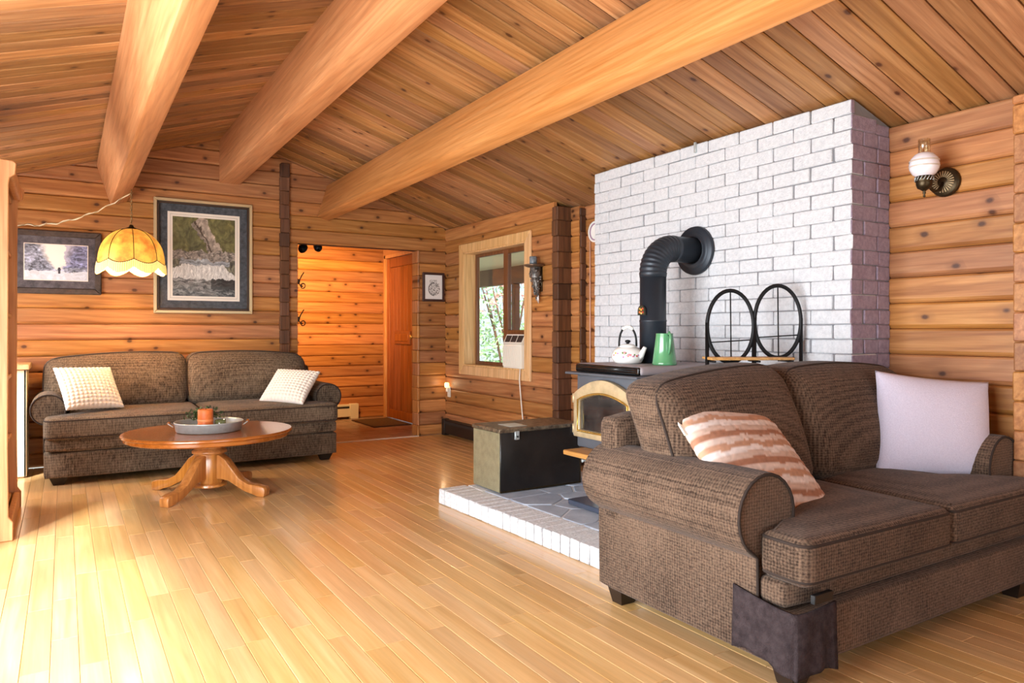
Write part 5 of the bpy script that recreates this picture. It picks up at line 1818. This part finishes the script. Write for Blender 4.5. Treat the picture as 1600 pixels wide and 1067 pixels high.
# ================================================================== OIL LAMP SCONCE ON THE RIGHT WALL
os_ = thing('oil_lamp_sconce', 'brass oil-lamp style wall sconce with a milk glass globe', 'sconce', (XR, 1.895, 1.865))
pr = [(0.0, -0.034), (0.022, -0.036), (0.03, -0.03), (0.052, -0.026), (0.06, -0.02), (0.066, -0.018), (0.072, -0.008), (0.07, -0.001)]
bk = add('rosette', MB().lathe(pr, 40, axis='x', cap=False).done(True), bronze, os_)
for i in range(24):
    a = 2 * PI * i / 24
    add('ray', MB().tube([(-0.034, 0.022 * math.cos(a), 0.022 * math.sin(a)), (-0.029, 0.052 * math.cos(a), 0.052 * math.sin(a))], [0.0018, 0.004], 5).done(True), brass_soft, bk)
GX, GY = -0.155, 0.022
add('arm', MB().tube([(-0.03, 0, -0.005), (-0.06, 0.002, -0.045), (-0.095, 0.008, -0.052), (-0.125, 0.016, -0.03), (GX + 0.02, GY, -0.012)], 0.008, 8).done(True), bronze, os_)
add('font', MB().lathe([(0.0, -0.085), (0.006, -0.082), (0.004, -0.07), (0.008, -0.062), (0.005, -0.056), (0.016, -0.048), (0.030, -0.040), (0.036, -0.022), (0.036, -0.012), (0.040, -0.008), (0.040, 0.016), (0.034, 0.018), (0.0, 0.018)], 28, (GX, GY, 0), cap=False).done(True), bronze, os_)
for i in range(16):
    a = 2 * PI * i / 16
    add('gallery_scroll', MB().tube([(GX + 0.0405 * math.cos(a), GY + 0.0405 * math.sin(a), -0.006), (GX + 0.0405 * math.cos(a + 0.3), GY + 0.0405 * math.sin(a + 0.3), 0.014)], 0.002, 5).done(True), steel, os_)
globe_m = plain('milk_glass', (236, 232, 240), rough=0.15, coat=0.5)
gl_ = add('globe', MB().lathe([(0.034, 0.016), (0.05, 0.026), (0.064, 0.05), (0.0665, 0.072), (0.06, 0.10), (0.042, 0.122), (0.030, 0.128)], 36, (GX, GY, 0), cap=False).done(True), globe_m, os_)
for z0, z1 in ((0.060, 0.066), (0.086, 0.093)):
    rz_ = lambda z: 0.0672 - 0.9 * abs(z - 0.072) ** 1.6
    add('globe_band', MB().lathe([(rz_(z0), z0), (rz_(z1), z1)], 36, (GX, GY, 0), cap=False).done(True), plain('frost_band_%d' % int(z0 * 1000), (200, 186, 172), rough=0.4), gl_)
add('chimney', MB().lathe([(0.029, 0.124), (0.026, 0.14), (0.027, 0.195), (0.025, 0.195), (0.024, 0.14), (0.027, 0.124)], 28, (GX, GY, 0), cap=False).done(True), amber_glass, os_)

# ================================================================== BOOKCASE AT THE LEFT AND CABINET BEHIND THE SOFA END
bk_ = thing('bookcase', 'tall pale pine bookcase at the left edge with scrolled crown', 'bookcase', (-0.875, 4.75, 0))
BD = 0.62
side = [(0, 0), (BD + 0.02, 0), (BD + 0.02, 0.10), (BD, 0.13), (BD - 0.004, 0.5), (BD, 1.93), (BD + 0.004, 1.965), (BD + 0.03, 1.985), (BD + 0.036, 2.045), (BD + 0.02, 2.058), (0.3, 2.09), (0, 2.09)]
for yy in (0.0, 0.88):
    add('side_panel', bevel_mesh(MB().prism(side, yy, yy + 0.028, 'xz').done(), 0.004, 1), pine_light, bk_)
add('back_panel', MB().box(0, 0.012, 0.028, 0.88, 0.05, 2.07).done(), pine_light, bk_)
for zz in (0.08, 0.46, 0.84, 1.22, 1.6, 1.95):
    add('shelf', bbox_mesh(0.012, BD - 0.03, 0.028, 0.88, zz, zz + 0.024, 0.003, 1), pine_light, bk_)
add('crown', bbox_mesh(BD - 0.02, BD + 0.02, 0.028, 0.88, 1.975, 2.06, 0.008, 2), pine_light, bk_)
add('plinth', bbox_mesh(BD - 0.02, BD + 0.012, 0.028, 0.88, 0.0, 0.1, 0.004, 1), pine_light, bk_)

cb = thing('side_cabinet', 'cream plank side cabinet between the bookcase and sofa arm', 'cabinet', (-0.86, 6.72, 0))
add('carcass', MB().box(0.02, 0.595, 0.02, 0.40, 0.0, 0.835).done(), cream_wood, cb)
add('top', bbox_mesh(-0.01, 0.635, -0.025, 0.42, 0.835, 0.878, 0.005, 1), pine_trim, cb)
for i in range(6):
    add('panel_board', bbox_mesh(0.012 + i * 0.1005, 0.012 + i * 0.1005 + 0.099, 0.0, 0.02, 0.01, 0.833, 0.004, 1), cream_wood, cb)
for i in range(4):
    add('panel_board', bbox_mesh(0.595, 0.615, 0.0 + i * 0.1, 0.0985 + i * 0.1, 0.01, 0.833, 0.004, 1), cream_wood, cb)
